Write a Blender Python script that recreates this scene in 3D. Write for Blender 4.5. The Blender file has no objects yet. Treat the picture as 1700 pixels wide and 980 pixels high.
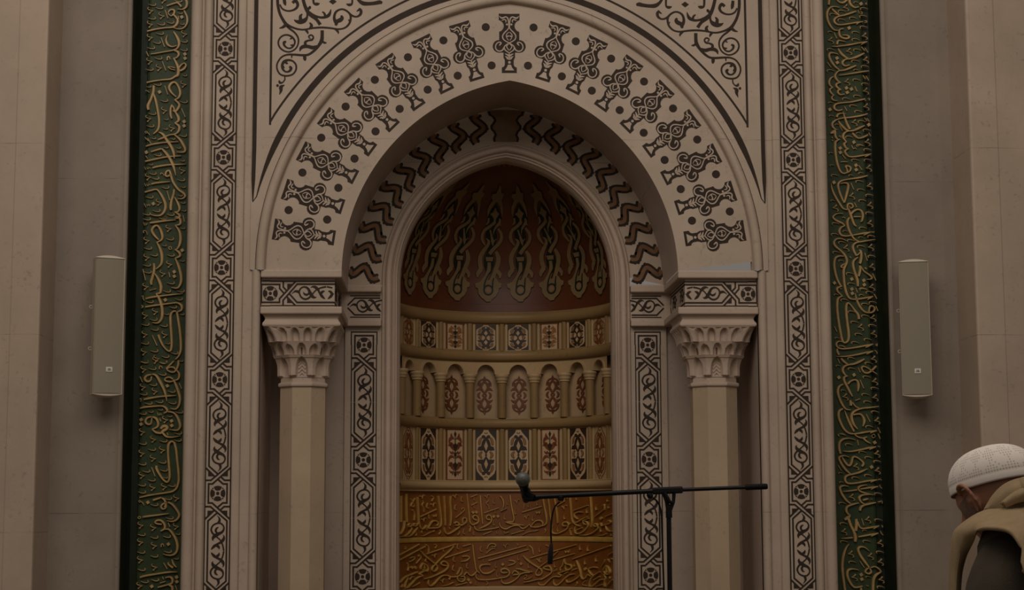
import bpy, bmesh, math, random
from mathutils import Vector, Matrix
from mathutils.geometry import tessellate_polygon
random.seed(7)
S = bpy.context.scene
COL = S.collection
R_ = math.radians

# ------------------------------------------------------------------ camera
F_PX, PITCH, YAW, ROLL = 2900.0, 0.12375, 0.04072, -0.0037
CZ = 1.45                                   # camera height above the floor
CAM = Vector((-0.400, -10.0, CZ))
_cp, _sp, _cy, _sy = math.cos(PITCH), math.sin(PITCH), math.cos(YAW), math.sin(YAW)
FW = Vector((_sy*_cp, _cy*_cp, _sp))
_r = Vector((_cy, -_sy, 0)); _u = _r.cross(FW)
RT = math.cos(ROLL)*_r + math.sin(ROLL)*_u
UP = -math.sin(ROLL)*_r + math.cos(ROLL)*_u
cd = bpy.data.cameras.new('camera'); co = bpy.data.objects.new('camera', cd); COL.objects.link(co)
cd.sensor_fit = 'HORIZONTAL'; cd.sensor_width = 36.0; cd.lens = 36.0*F_PX/1700.0
cd.clip_start = 0.05; cd.clip_end = 100
m3 = Matrix((RT, UP, -FW)).transposed()
co.matrix_world = Matrix.Translation(CAM) @ m3.to_4x4()
S.camera = co

# ------------------------------------------------------------------ light and exposure
W = bpy.data.worlds.new('world'); S.world = W; W.use_nodes = True
bg = W.node_tree.nodes['Background']
bg.inputs['Color'].default_value = (1.0, 0.90, 0.80, 1); bg.inputs['Strength'].default_value = 0.165
def area(name, loc, target, sx, sy, power, col):
    l = bpy.data.lights.new(name, 'AREA'); l.shape = 'RECTANGLE'; l.size = sx; l.size_y = sy
    l.energy = power; l.color = col
    o = bpy.data.objects.new(name, l); COL.objects.link(o); o.location = loc
    o.rotation_euler = (Vector(target)-Vector(loc)).to_track_quat('-Z', 'Y').to_euler()
    return o
area('hall_wall_lamp', (4.3, -9.0, 3.9), (0, 1.0, 2.5), .3, .3, 14, (1.0, .86, .68))
area('hall_ceiling_light', (-0.9, -6.2, 7.3), (0.0, 0.2, 2.2), 7.0, 3.5, 262, (1.0, 0.90, 0.79))
S.view_settings.view_transform = 'Standard'; S.view_settings.look = 'None'
S.view_settings.gamma = 1.0; S.view_settings.use_curve_mapping = False
S.view_settings.exposure = 0.0

# ------------------------------------------------------------------ pixel helpers (photograph 1700x980)
def ray(px, py):
    return FW + (px-850.0)/F_PX*RT - (py-490.0)/F_PX*UP
def at(px, py, Y):
    d = ray(px, py); t = (Y-CAM.y)/d.y
    return CAM + t*d
def atz(py, Y, px=850): return at(px, py, Y).z

# ------------------------------------------------------------------ materials
MAT = {}
def nodes_of(m):
    m.use_nodes = True
    nt = m.node_tree; return nt, nt.nodes['Principled BSDF']
def plain(name, col, rough=0.6, metal=0.0, spec=0.3, noise=0.0, nscale=8.0, bump=0.0, bscale=60.0):
    m = bpy.data.materials.new(name); nt, b = nodes_of(m)
    b.inputs['Base Color'].default_value = (*col, 1); b.inputs['Roughness'].default_value = rough
    b.inputs['Metallic'].default_value = metal; b.inputs['Specular IOR Level'].default_value = spec
    if noise or bump:
        g = nt.nodes.new('ShaderNodeNewGeometry')
    if noise:
        n = nt.nodes.new('ShaderNodeTexNoise'); n.inputs['Scale'].default_value = nscale
        n.inputs['Detail'].default_value = 6; n.inputs['Roughness'].default_value = .62
        nt.links.new(g.outputs['Position'], n.inputs['Vector'])
        r = nt.nodes.new('ShaderNodeValToRGB')
        r.color_ramp.elements[0].position = .28; r.color_ramp.elements[1].position = .72
        r.color_ramp.elements[0].color = (*[c*(1-noise) for c in col], 1)
        r.color_ramp.elements[1].color = (*[min(1, c*(1+noise)) for c in col], 1)
        nt.links.new(n.outputs['Fac'], r.inputs['Fac']); nt.links.new(r.outputs['Color'], b.inputs['Base Color'])
    if bump:
        n2 = nt.nodes.new('ShaderNodeTexNoise'); n2.inputs['Scale'].default_value = bscale
        n2.inputs['Detail'].default_value = 4
        nt.links.new(g.outputs['Position'], n2.inputs['Vector'])
        bp = nt.nodes.new('ShaderNodeBump'); bp.inputs['Strength'].default_value = bump
        bp.inputs['Distance'].default_value = .01
        nt.links.new(n2.outputs['Fac'], bp.inputs['Height']); nt.links.new(bp.outputs['Normal'], b.inputs['Normal'])
    MAT[name] = m; return m

def marble(name, col, joints=(), warm=(0.50, 0.36, 0.22), wamt=0.25, rough=.55):
    """cut limestone: soft cloudy mottling, fine specks, warm stains, thin level joints"""
    m = bpy.data.materials.new(name); nt, b = nodes_of(m); N = nt.nodes; L = nt.links
    b.inputs['Roughness'].default_value = rough; b.inputs['Specular IOR Level'].default_value = .22
    g = N.new('ShaderNodeNewGeometry')
    def noise(scale, det=5, sx=1, sz=1):
        mp = N.new('ShaderNodeMapping'); mp.inputs['Scale'].default_value = (sx, sx, sz)
        L.new(g.outputs['Position'], mp.inputs['Vector'])
        n = N.new('ShaderNodeTexNoise'); n.inputs['Scale'].default_value = scale; n.inputs['Detail'].default_value = det
        n.inputs['Roughness'].default_value = .6
        L.new(mp.outputs['Vector'], n.inputs['Vector']); return n.outputs['Fac']
    def ramp(f, p0, p1, c0, c1):
        r = N.new('ShaderNodeValToRGB'); e = r.color_ramp.elements
        e[0].position = p0; e[1].position = p1; e[0].color = (*c0, 1); e[1].color = (*c1, 1)
        L.new(f, r.inputs['Fac']); return r.outputs['Color']
    def mix(f, a, bb):
        x = N.new('ShaderNodeMix'); x.data_type = 'RGBA'
        if isinstance(f, float): x.inputs[0].default_value = f
        else: L.new(f, x.inputs[0])
        for i, v in ((6, a), (7, bb)):
            if isinstance(v, tuple): x.inputs[i].default_value = (*v, 1)
            else: L.new(v, x.inputs[i])
        return x.outputs[2]
    base = ramp(noise(2.2, 6), .3, .72, tuple(c*.87 for c in col), tuple(c*1.10 for c in col))
    st = ramp(noise(1.3, 5, 1, .45), .60, .80, (0, 0, 0), (wamt,)*3)
    c = mix(st, base, tuple(col[i]*.35+warm[i]*.65 for i in range(3)))
    sp = ramp(noise(38, 3), .33, .42, (.55,)*3, (0,)*3)
    spa = ramp(noise(5, 2), .46, .62, (0,)*3, (.55,)*3)
    mm = N.new('ShaderNodeMath'); mm.operation = 'MULTIPLY'; L.new(sp, mm.inputs[0]); L.new(spa, mm.inputs[1])
    c = mix(mm.outputs[0], c, tuple(v*.35 for v in col))
    if joints:
        sx = N.new('ShaderNodeSeparateXYZ'); L.new(g.outputs['Position'], sx.inputs[0]); acc = None
        for z in joints:
            a = N.new('ShaderNodeMath'); a.operation = 'COMPARE'
            L.new(sx.outputs['Z'], a.inputs[0]); a.inputs[1].default_value = z; a.inputs[2].default_value = .0021
            if acc is None: acc = a.outputs[0]
            else:
                q = N.new('ShaderNodeMath'); q.operation = 'MAXIMUM'; L.new(acc, q.inputs[0]); L.new(a.outputs[0], q.inputs[1]); acc = q.outputs[0]
        jj = N.new('ShaderNodeMath'); jj.operation = 'MULTIPLY'; L.new(acc, jj.inputs[0]); L.new(ramp(noise(6, 2), .42, .6, (.08,)*3, (.6,)*3), jj.inputs[1])
        c = mix(jj.outputs[0], c, tuple(v*.35 for v in col))
    L.new(c, b.inputs['Base Color'])
    bp = N.new('ShaderNodeBump'); bp.inputs['Strength'].default_value = .12; bp.inputs['Distance'].default_value = .006
    L.new(noise(45, 4), bp.inputs['Height']); L.new(bp.outputs['Normal'], b.inputs['Normal'])
    MAT[name] = m; return m

STONE = (0.445, 0.350, 0.275)
marble('stone', STONE, joints=(CZ+2.165, CZ-0.005, CZ-1.2))
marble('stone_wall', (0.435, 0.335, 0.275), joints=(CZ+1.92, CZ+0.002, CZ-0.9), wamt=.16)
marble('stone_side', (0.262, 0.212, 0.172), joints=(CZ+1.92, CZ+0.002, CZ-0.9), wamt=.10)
marble('stone_pilaster', (0.415, 0.320, 0.245), joints=(CZ+2.05, CZ+0.98, CZ-.1), wamt=.45)
marble('stone_column', (0.43, 0.325, 0.222), wamt=.5, warm=(.48, .34, .19))
marble('stone_carved', (0.47, 0.36, 0.285), wamt=.12)
marble('niche_stone', (0.255, 0.158, 0.066), wamt=.4, warm=(.42, .22, .08), rough=.4)
marble('niche_pale', (0.43, 0.295, 0.155), wamt=.3, warm=(.42, .22, .08), rough=.42)
marble('niche_panel', (0.40, 0.27, 0.155), wamt=.3, warm=(.5, .28, .13), rough=.42)
plain('inlay_dark', (0.029, 0.0165, 0.0095), .7, noise=.25, nscale=14)
plain('inlay_brown', (0.185, 0.092, 0.042), .6, noise=.3, nscale=12)
plain('key_brown', (0.20, 0.125, 0.070), .6, noise=.2, nscale=12)
plain('green_paint', (0.029, 0.046, 0.017), .55, noise=.22, nscale=6, bump=.15, bscale=40)
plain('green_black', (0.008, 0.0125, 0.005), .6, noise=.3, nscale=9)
plain('gilt', (0.40, 0.255, 0.098), .42, spec=.5, noise=.22, nscale=18)
plain('gilt_inscription', (0.45, 0.265, 0.062), .36, spec=.5, noise=.2, nscale=18)
plain('copper_board', (0.195, 0.062, 0.010), .42, spec=.5, noise=.25, nscale=5)
plain('dome_red', (0.10, 0.026, 0.007), .42, spec=.6, noise=.3, nscale=4)
plain('dome_beige', (0.20, 0.130, 0.060), .5, noise=.15, nscale=9)
plain('dome_dark', (0.010, 0.013, 0.006), .5)
plain('dome_pink', (0.25, 0.14, 0.075), .5)
plain('tile_black', (0.036, 0.021, 0.012), .35, spec=.4)
plain('tile_red', (0.165, 0.050, 0.016), .45, noise=.25, nscale=20)
plain('tile_amber', (0.26, 0.12, 0.04), .45, noise=.2, nscale=20)
plain('tile_pale', (0.47, 0.32, 0.19), .5, noise=.12, nscale=10)
plain('speaker_case', (0.43, 0.37, 0.29), .55)
plain('speaker_lid', (0.60, 0.52, 0.42), .5)
plain('speaker_grille', (0.255, 0.222, 0.165), .7)
plain('badge_white', (0.62, 0.58, 0.52), .4)
plain('badge_dark', (0.06, 0.06, 0.065), .4)
plain('black_metal', (0.005, 0.0045, 0.004), .45, spec=.22)
plain('black_rubber', (0.004, 0.0035, 0.0035), .65, spec=.15)
plain('carpet', (0.13, 0.10, 0.055), .95, noise=.3, nscale=30)

# ------------------------------------------------------------------ objects, things, parts
def tag(o, label=None, cat=None, group=None, kind=None):
    if label: o['label'] = label
    if cat: o['category'] = cat
    if group: o['group'] = group
    if kind: o['kind'] = kind
    return o
def thing(name, label, cat, loc=(0, 0, 0), group=None):
    o = bpy.data.objects.new(name, None); COL.objects.link(o); o.location = loc; o.empty_display_size = .1
    return tag(o, label, cat, group)
def root_loc(p):
    v = Vector((0, 0, 0))
    while p is not None: v += p.location; p = p.parent
    return v
class MB:
    """collects faces in world coordinates"""
    def __init__(s): s.v = []; s.f = []
    def add(s, vs, fs):
        o = len(s.v); s.v += [tuple(v) for v in vs]; s.f += [tuple(i+o for i in f) for f in fs]
    def grid(s, rows, closed=False, wrap=False):
        n = len(rows[0]); m = len(rows); vs = [p for r in rows for p in r]; fs = []
        for i in range(m if wrap else m-1):
            for j in range(n if closed else n-1):
                k = (j+1) % n; i2 = (i+1) % m
                fs.append((i*n+j, i*n+k, i2*n+k, i2*n+j))
        s.add(vs, fs)
    def box(s, x0, x1, y0, y1, z0, z1, bev=0.0):
        bm = bmesh.new(); bmesh.ops.create_cube(bm, size=1.0)
        for v in bm.verts: v.co = Vector((x0+(v.co.x+.5)*(x1-x0), y0+(v.co.y+.5)*(y1-y0), z0+(v.co.z+.5)*(z1-z0)))
        if bev: bmesh.ops.bevel(bm, geom=bm.edges[:], offset=bev, segments=3, affect='EDGES', profile=.5)
        bm.verts.index_update(); s.add([v.co.copy() for v in bm.verts], [[v.index for v in f.verts] for f in bm.faces]); bm.free()
    def cap(s, loop):
        tr = tessellate_polygon([[Vector(p) for p in loop]])
        s.add(loop, [tuple(t) for t in tr])
    def vprism(s, prof, z0, z1):
        """plan outline (x,y) raised from z0 to z1"""
        n = len(prof); s.grid([[(x, y, z0) for x, y in prof], [(x, y, z1) for x, y in prof]], closed=True)
        s.cap([(x, y, z0) for x, y in prof]); s.cap([(x, y, z1) for x, y in prof])
    def lathe(s, prof, c=(0, 0, 0), n=32, ax=None):
        rows = []
        for r, z in prof:
            rows.append([(c[0]+r*math.cos(2*math.pi*k/n), c[1]+r*math.sin(2*math.pi*k/n), c[2]+z) for k in range(n)])
        s.grid(rows, closed=True); s.cap(rows[0]); s.cap(rows[-1])
    def tube(s, pts, rad, n=10, caps=True):
        pts = [Vector(p) for p in pts]; rows = []; prev = None
        for i, p in enumerate(pts):
            t = (pts[min(i+1, len(pts)-1)]-pts[max(i-1, 0)]).normalized()
            a = Vector((0, 0, 1)) if abs(t.z) < .9 else Vector((1, 0, 0))
            if prev is not None: a = prev
            u = (a-t*a.dot(t)).normalized(); w = t.cross(u); prev = u
            r = rad[i] if isinstance(rad, (list, tuple)) else rad
            rows.append([p+r*(math.cos(2*math.pi*k/n)*u+math.sin(2*math.pi*k/n)*w) for k in range(n)])
        s.grid(rows, closed=True)
        if caps: s.cap(rows[0]); s.cap(rows[-1])
    def build(s, name, mat, parent=None, smooth=False, loc=None):
        me = bpy.data.meshes.new(name); o = bpy.data.objects.new(name, me); COL.objects.link(o)
        base = root_loc(parent) if parent is not None else Vector(loc or (0, 0, 0))
        if parent is None: o.location = base
        me.from_pydata([(v[0]-base.x, v[1]-base.y, v[2]-base.z) for v in s.v], [], s.f)
        me.validate(); bm = bmesh.new(); bm.from_mesh(me)
        bmesh.ops.remove_doubles(bm, verts=bm.verts[:], dist=1e-6)
        bmesh.ops.recalc_face_normals(bm, faces=bm.faces[:]); bm.to_mesh(me); bm.free()
        me.materials.append(MAT[mat] if isinstance(mat, str) else mat)
        if smooth:
            me.polygons.foreach_set('use_smooth', [True]*len(me.polygons))
            try: me.set_sharp_from_angle(angle=R_(38))
            except Exception: pass
        if parent is not None: o.parent = parent
        return o

# ------------------------------------------------------------------ 2-D ornament drawn as thin solid pieces
def catmull(pts, n=5, closed=False):
    P = [tuple(p) for p in pts]
    if len(P) < 3 and not closed: 
        return P
    out = []; m = len(P)
    for i in range(m if closed else m-1):
        p0 = P[(i-1) % m] if (closed or i > 0) else P[0]; p1 = P[i]; p2 = P[(i+1) % m]
        p3 = P[(i+2) % m] if (closed or i+2 < m) else P[-1]
        for k in range(n):
            t = k/n
            out.append(tuple(.5*(2*b+(c-a)*t+(2*a-5*b+4*c-d)*t*t+(3*b-a-3*c+d)*t**3) for a, b, c, d in zip(p0, p1, p2, p3)))
    if not closed: out.append(P[-1])
    return out
class Orn(MB):
    """M maps (u, v, height) to a point; XF maps traced coordinates to (u, v)"""
    def __init__(s, M, h=.002, base=-.003, XF=None, wscale=1.0, maxedge=None, bev=0.0):
        super().__init__(); s.M = M; s.h = h; s.b = base; s.XF = XF or (lambda x, y: (x, y)); s.ws = wscale; s.k = 0; s.me = maxedge; s.bev = bev
    def _h(s):
        s.k += 1; return s.h+(s.k % 9)*.00012
    def stroke(s, pts, w=None, smooth=True, n=4):
        P = [(p[0], p[1], p[2] if len(p) > 2 else w) for p in pts]
        if smooth and len(P) > 2: P = catmull(P, n)
        Q = [(*s.XF(p[0], p[1]), max(p[2], 1e-4)*s.ws) for p in P]
        h = s._h(); L = []; Rr = []; C = []
        m = len(Q)
        for i in range(m):
            a = Q[max(i-1, 0)]; b = Q[min(i+1, m-1)]
            if not smooth and 0 < i < m-1:
                d1 = Vector((Q[i][0]-a[0], Q[i][1]-a[1])); d2 = Vector((b[0]-Q[i][0], b[1]-Q[i][1]))
                if d1.length > 1e-9: d1.normalize()
                if d2.length > 1e-9: d2.normalize()
                t = d1+d2
                if t.length < 1e-6: t = d1
                t.normalize(); nx, ny = -t.y, t.x
                k = 1/max(.35, abs(nx*-d1.y+ny*d1.x))
            else:
                t = Vector((b[0]-a[0], b[1]-a[1]))
                if t.length < 1e-9: t = Vector((1, 0))
                t.normalize(); nx, ny = -t.y, t.x; k = 1
            hw = Q[i][2]*.5*k
            L.append((Q[i][0]+nx*hw, Q[i][1]+ny*hw)); Rr.append((Q[i][0]-nx*hw, Q[i][1]-ny*hw)); C.append((Q[i][0], Q[i][1]))
        M = s.M
        if s.bev:
            hs = h-s.bev
            rows = [[M(*l, s.b), M(*l, hs), M(*[.6*l[i]+.4*c[i] for i in (0, 1)], h), M(*[.6*r[i]+.4*c[i] for i in (0, 1)], h), M(*r, hs), M(*r, s.b)] for l, r, c in zip(L, Rr, C)]
        else:
            rows = [[M(*l, s.b), M(*l, h), M(*r, h), M(*r, s.b)] for l, r in zip(L, Rr)]
        s.grid(rows)
        nn = len(rows[0])
        for r in (rows[0], rows[-1]): s.add(r, [tuple(range(nn))])
    def poly(s, pts, smooth=False, n=4, h=None):
        P = catmull(pts, n, closed=True) if smooth else [tuple(p) for p in pts]
        Q = [s.XF(p[0], p[1]) for p in P]; h = s._h() if h is None else h
        tr = tessellate_polygon([[Vector((q[0], q[1], 0)) for q in Q]])
        T = [[Q[i] for i in t] for t in tr]
        if s.me:
            out = []
            while T:
                t = T.pop(); l = max(math.dist(t[i], t[(i+1) % 3]) for i in range(3))
                if l > s.me:
                    i = max(range(3), key=lambda i: math.dist(t[i], t[(i+1) % 3]))
                    a, b, c = t[i], t[(i+1) % 3], t[(i+2) % 3]; mm = ((a[0]+b[0])/2, (a[1]+b[1])/2)
                    T += [[a, mm, c], [mm, b, c]]
                else: out.append(t)
            T = out
        for t in T: s.add([s.M(*q, h) for q in t], [(0, 1, 2)])
        s.grid([[s.M(*q, h) for q in Q], [s.M(*q, s.b) for q in Q]], closed=True)
    def disc(s, x, y, r, n=14, ry=None):
        s.poly([(x+r*math.cos(2*math.pi*k/n), y+(ry or r)*math.sin(2*math.pi*k/n)) for k in range(n)])
def plane_map(x0, Y, z0, sx=1):
    return lambda u, v, h: (x0+sx*u, Y-h, z0+v)
def front(Y): return lambda x, z, h: (x, Y-h, z)
# ================================================================== large structure
ZT = CZ + 3.75                                # everything is carried up past the top of the photograph
def arch(c, zc, r, n=48, zbot=None, nb=1, side=None):
    """two-centred pointed arch outline, left foot to right foot; centres at (-c, zc) for the right arc"""
    th = math.acos(c/r); right = []; a0 = 0.0
    if zbot is not None and zbot > zc: a0 = math.asin((zbot-zc)/r); zbot = None
    if zbot is not None:
        for k in range(nb): right.append((-c+r, zbot+(zc-zbot)*k/nb))
    for k in range(n+1):
        a = a0+(th-a0)*k/n; right.append((-c+r*math.cos(a), zc+r*math.sin(a)))
    right[-1] = (0.0, right[-1][1])
    if side == 'R': return right
    left = [(-x, z) for x, z in right]
    if side == 'L': return left
    return left[:-1]+right[::-1]
C1, Z1, R1 = .1925, CZ+1.365, 1.168           # opening of the front arch
C2, Z2, R2 = .1747, CZ+1.4034, 1.6456         # outside of its roll moulding
ZS = CZ+1.39                                  # top of the impost cornice
YB = .70                                      # inner wall plane

b = MB(); b.box(-6.2, 6.2, -13, 1.6, -.08, 0); tag(b.build('floor', 'carpet'), kind='structure')

# masonry behind the mihrab: returns and back of the column recesses
b = MB()
for s in (-1, 1):
    x = sorted((s*1.44, s*1.50)); b.box(x[0], x[1], .03, YB+.3, 0, ZS)
    x = sorted((s*.95, s*1.50)); b.box(x[0], x[1], YB+.02, YB+.3, 0, ZS)
tag(b.build('wall_front', 'stone_wall'), kind='structure')

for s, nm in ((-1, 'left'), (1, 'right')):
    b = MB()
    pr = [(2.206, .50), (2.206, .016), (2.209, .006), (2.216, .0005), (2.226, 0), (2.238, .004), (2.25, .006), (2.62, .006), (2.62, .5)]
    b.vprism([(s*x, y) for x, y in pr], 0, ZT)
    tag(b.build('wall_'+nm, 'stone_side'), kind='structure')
    b = MB()
    pr = [(2.608, .3), (2.608, -.338), (2.612, -.347), (2.622, -.35), (2.765, -.35), (2.772, -.346), (3.6, -.30), (3.6, .3)]
    b.vprism([(s*x, y) for x, y in pr], 0, ZT)
    o = b.build('pilaster', 'stone_pilaster', loc=(s*2.9, 0, 0))
    tag(o, 'plain beige stone pilaster at the far %s edge, beside the wall with the loudspeaker' % nm, 'pilaster')

# ---- spandrel plates (front plane y = 0)
XP = 1.500
def arch_at(th0): pass
SP = {}
for s, nm in ((-1, 'left'), (1, 'right')):
    t = thing('spandrel_panel', 'carved stone spandrel with scrolling dark arabesque above the %s shoulder of the arch' % nm, 'spandrel', (s*1.2, 0, CZ+2.2))
    SP[s] = t
    A = arch(C2, Z2, R2+.0005, 56, side='R')
    A = [(A[0][0], ZS+.001)]+A
    b = MB()
    rows = []
    for x, z in A: rows.append([(s*x, .12, z), (s*x, 0, z), (s*XP, 0, z), (s*XP, .05, z)])
    b.grid(rows)
    zt = A[-1][1]
    b.add([(s*.0006, 0, zt), (s*XP, 0, zt), (s*XP, 0, ZT), (s*.0006, 0, ZT)], [(0, 1, 2, 3)])
    b.add([(s*XP, 0, zt), (s*XP, .05, zt), (s*XP, .05, ZT), (s*XP, 0, ZT)], [(0, 1, 2, 3)])
    b.build('slab', 'stone', t)
    # broad dark inlaid line that follows the arch and dies to a point at the springing
    o = Orn(front(0), h=.0015)
    cc, zc, rr = .1173, CZ+1.4546, 1.6263
    pts = []
    for k in range(1, 41):
        a = math.acos(cc/rr)*(1-k/40)
        z = zc+rr*math.sin(a); x = -cc+rr*math.cos(a)
        if z < CZ+1.80: break
        w = .036*min(1, max(.15, (z-CZ-1.78)/.35))
        pts.append((s*x, z, w))
    pts.append((s*1.490, CZ+1.785, .004))
    o.stroke(pts, smooth=False)
    o.stroke([(s*1.4855, ZT-.02, .024), (s*1.4855, CZ+2.1, .024), (s*1.488, CZ+1.92, .022), (s*1.490, CZ+1.79, .006)], smooth=False)
    o.build('arch_line', 'inlay_dark', t)
    o = Orn(front(0), h=.0015)
    cc, zc, rr = .2161, CZ+1.3102, 1.8714
    pts = []
    for k in range(1, 61):
        a = math.acos(cc/rr)*(1-k/60); z = zc+rr*math.sin(a); x = -cc+rr*math.cos(a)
        if z < CZ+2.262: break
        pts.append((s*x, z, .012))
    pts.append((s*1.398, CZ+2.252, .010))
    o.stroke(pts, smooth=False)
    o.stroke([(s*1.395, ZT-.02, .014), (s*1.396, CZ+2.24, .012)], smooth=False)
    o.build('border_line', 'inlay_dark', t)

# ---- frame mouldings beside the arch, lettered-panel edge mouldings
def arc_prof(xc, yc, r, a0, a1, n=8):
    return [(xc+r*math.cos(R_(a0+(a1-a0)*k/n)), yc+r*math.sin(R_(a0+(a1-a0)*k/n))) for k in range(n+1)]
for s, nm in ((-1, 'left'), (1, 'right')):
    t = thing('frame_moulding', 'plain stepped stone moulding running up between the %s column and the %s inlaid border' % (nm, nm), 'moulding', (s*1.5, 0, 0))
    b = MB()
    pr = [(1.44, .06)]+arc_prof(1.4635, .012, .0235, 180, 360, 10)+[(1.487, .06)]
    b.vprism([(s*x, y) for x, y in pr], 0, ZS); b.build('roll', 'stone', t, smooth=True)
    b = MB()
    pr = [(1.487, .06), (1.487, .014), (1.50, .012), (1.538, .012), (1.541, .004), (1.545, -.004), (1.556, -.008), (1.578, -.008), (1.586, -.004), (1.5882, .004), (1.5882, .06)]
    b.vprism([(s*x, y) for x, y in pr], 0, ZS)
    pr[0] = (1.5005, .06); pr[1] = (1.5005, .012); del pr[2]
    b.vprism([(s*x, y) for x, y in pr], ZS, ZT); b.build('fillet', 'stone', t)
    t = thing('edge_moulding', 'rounded double stone moulding along the inner edge of the %s green lettered panel' % nm, 'moulding', (s*1.8, 0, 0))
    b = MB(); pr = [(1.7356, .06), (1.7356, .003)]+arc_prof(1.7605, .0, .0215, 180, 360, 8)+[(1.788, .006), (1.788, .06)]
    b.vprism([(s*x, y) for x, y in pr], 0, ZT); b.build('bead', 'stone', t, smooth=True)
    b = MB(); pr = [(1.788, .30), (1.788, .004), (1.797, .002)]+arc_prof(1.829, .006, .033, 175, 345, 12)+[(1.866, .02), (1.868, .30)]
    b.vprism([(s*x, y) for x, y in pr], 0, ZT); b.build('roll', 'stone', t, smooth=True)

# ---- front archway: archivolt, soffit, roll moulding
AW = thing('archway', 'large pointed stone archway with a ring of dark filigree inlays', 'arch', (0, 0, ZS))
b = MB()
YA = .016
inner = arch(C1, Z1, R1, 56, zbot=ZS+.0015); outer = arch(C2, Z2, R2-.060, 56, zbot=ZS+.0015)
rows = []
for k in range(9):
    f = k/8; rows.append([(i[0]*(1-f)+o_[0]*f, YA, i[1]*(1-f)+o_[1]*f) for i, o_ in zip(inner, outer)])
b.grid(rows); b.build('archivolt', 'stone', AW)
b = MB(); b.grid([[(x, YA, z) for x, z in inner], [(x, YA+.2, z) for x, z in inner], [(x, YB-.2, z) for x, z in inner], [(x, YB-.0055, z) for x, z in inner]])
b.build('soffit', 'stone_wall', AW, smooth=True)
b = MB(); rows = []
prof = [(-.062, .06), (-.062, YA), (-.056, .008)]+[(-.030-.026*math.cos(R_(a)), .002-.026*math.sin(R_(a))) for a in range(0, 181, 15)]+[(-.002, .004), (-.002, .06)]
for d, y in prof: rows.append([(x, y, z) for x, z in arch(C2, Z2, R2+d, 56, zbot=ZS+.0015)])
b.grid(rows); b.build('hood_moulding', 'stone', AW, smooth=True)

# ---- inner arch face with the zigzag band (plane YB)
CR, ZR = .11, CZ+1.42
IA = thing('inner_arch', 'recessed arch face with brown wavy zigzag inlays around the niche', 'arch', (0, YB, ZS))
b = MB(); o1 = arch(C1, Z1, R1+.02, 56, zbot=ZS+.0015); o2 = arch(CR, ZR, .8762, 56, zbot=ZS+.0015)
b.grid([[(x, YB, z) for x, z in o1], [(x*.5+u*.5, YB, z*.5+w*.5) for (x, z), (u, w) in zip(o1, o2)], [(x, YB, z) for x, z in o2]])
b.build('face', 'stone', IA)

# ---- niche surround
b = MB(); prof = [(.112, YB+.01), (.112, YB-.010), (.108, YB-.018), (.100, YB-.020), (.095, YB-.014), (.092, YB-.014)]
prof += [(.072-.020*math.cos(R_(a)), YB-.016-.024*math.sin(R_(a))) for a in range(180, -1, -20)][::1]
prof += [(.050, YB-.010), (.046, YB-.012), (.042, YB-.022), (.036, YB-.022), (.033, YB-.010), (.030, YB-.010), (.026, YB-.018), (.020, YB-.018), (.017, YB-.006), (.012, YB+.004), (.004, YB+.02), (.0, YB+.04), (0.0, YB+.10)]
rows = []
for d, y in prof: rows.append([(x, y, z) for x, z in arch(CR, ZR, .7636+d, 48, zbot=0, nb=6)])
b.grid(rows)
NS = tag(b.build('niche_surround', 'stone_carved', smooth=True, loc=(0, YB, 0)), 'moulded pale stone surround outlining the pointed opening of the niche', 'moulding')

# ---- impost blocks and cornices
IMP = {}
for s, nm in ((-1, 'left'), (1, 'right')):
    t = thing('impost_block', 'stone impost block with an inlaid frieze on top of the %s column capital' % nm, 'impost', (s*1.2, .3, CZ+1.13)); IMP[s] = t
    def bx(mb, xa, xb, y0, y1, z0, z1, bev): 
        x = sorted((s*xa, s*xb)); mb.box(x[0], x[1], y0, y1, z0, z1, bev)
    b = MB(); bx(b, .972, 1.438, -.006, YB+.05, CZ+1.344, CZ+1.391, .009); bx(b, .768, .985, YB-.045, YB+.05, CZ+1.344, CZ+1.391, .009); b.build('cornice', 'stone_carved', t)
    b = MB(); bx(b, 1.016, 1.436, .035, YB+.04, CZ+1.17, CZ+1.35, 0); bx(b, .768, 1.02, YB-.004, YB+.04, CZ+1.17, CZ+1.35, 0); b.build('frieze', 'stone', t)
    b = MB(); bx(b, .970, 1.438, -.006, YB+.05, CZ+1.133, CZ+1.177, .009); bx(b, .768, .985, YB-.045, YB+.05, CZ+1.133, CZ+1.177, .009); b.build('shelf', 'stone_carved', t)
# ---- jamb slabs below the imposts
JP = {}
for s, nm in ((-1, 'left'), (1, 'right')):
    t = thing('jamb_panel', 'upright stone jamb with a dark inlaid band between the niche and the %s column' % nm, 'panel', (s*.87, YB, 0)); JP[s] = t
    b = MB(); x = sorted((s*.765, s*.99)); b.box(x[0], x[1], YB, YB+.1, 0, CZ+1.14); b.build('slab', 'stone', t)
# ---- inlaid borders
BD = {}
for s, nm in ((-1, 'left'), (1, 'right')):
    t = thing('inlaid_border', 'tall stone border of dark rosettes and vine cartouches beside the %s green lettered panel' % nm, 'border', (s*1.662, 0, 0)); BD[s] = t
    b = MB(); x = sorted((s*1.589, s*1.735)); b.box(x[0], x[1], 0, .06, 0, ZT); b.build('slab', 'stone', t)
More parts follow.
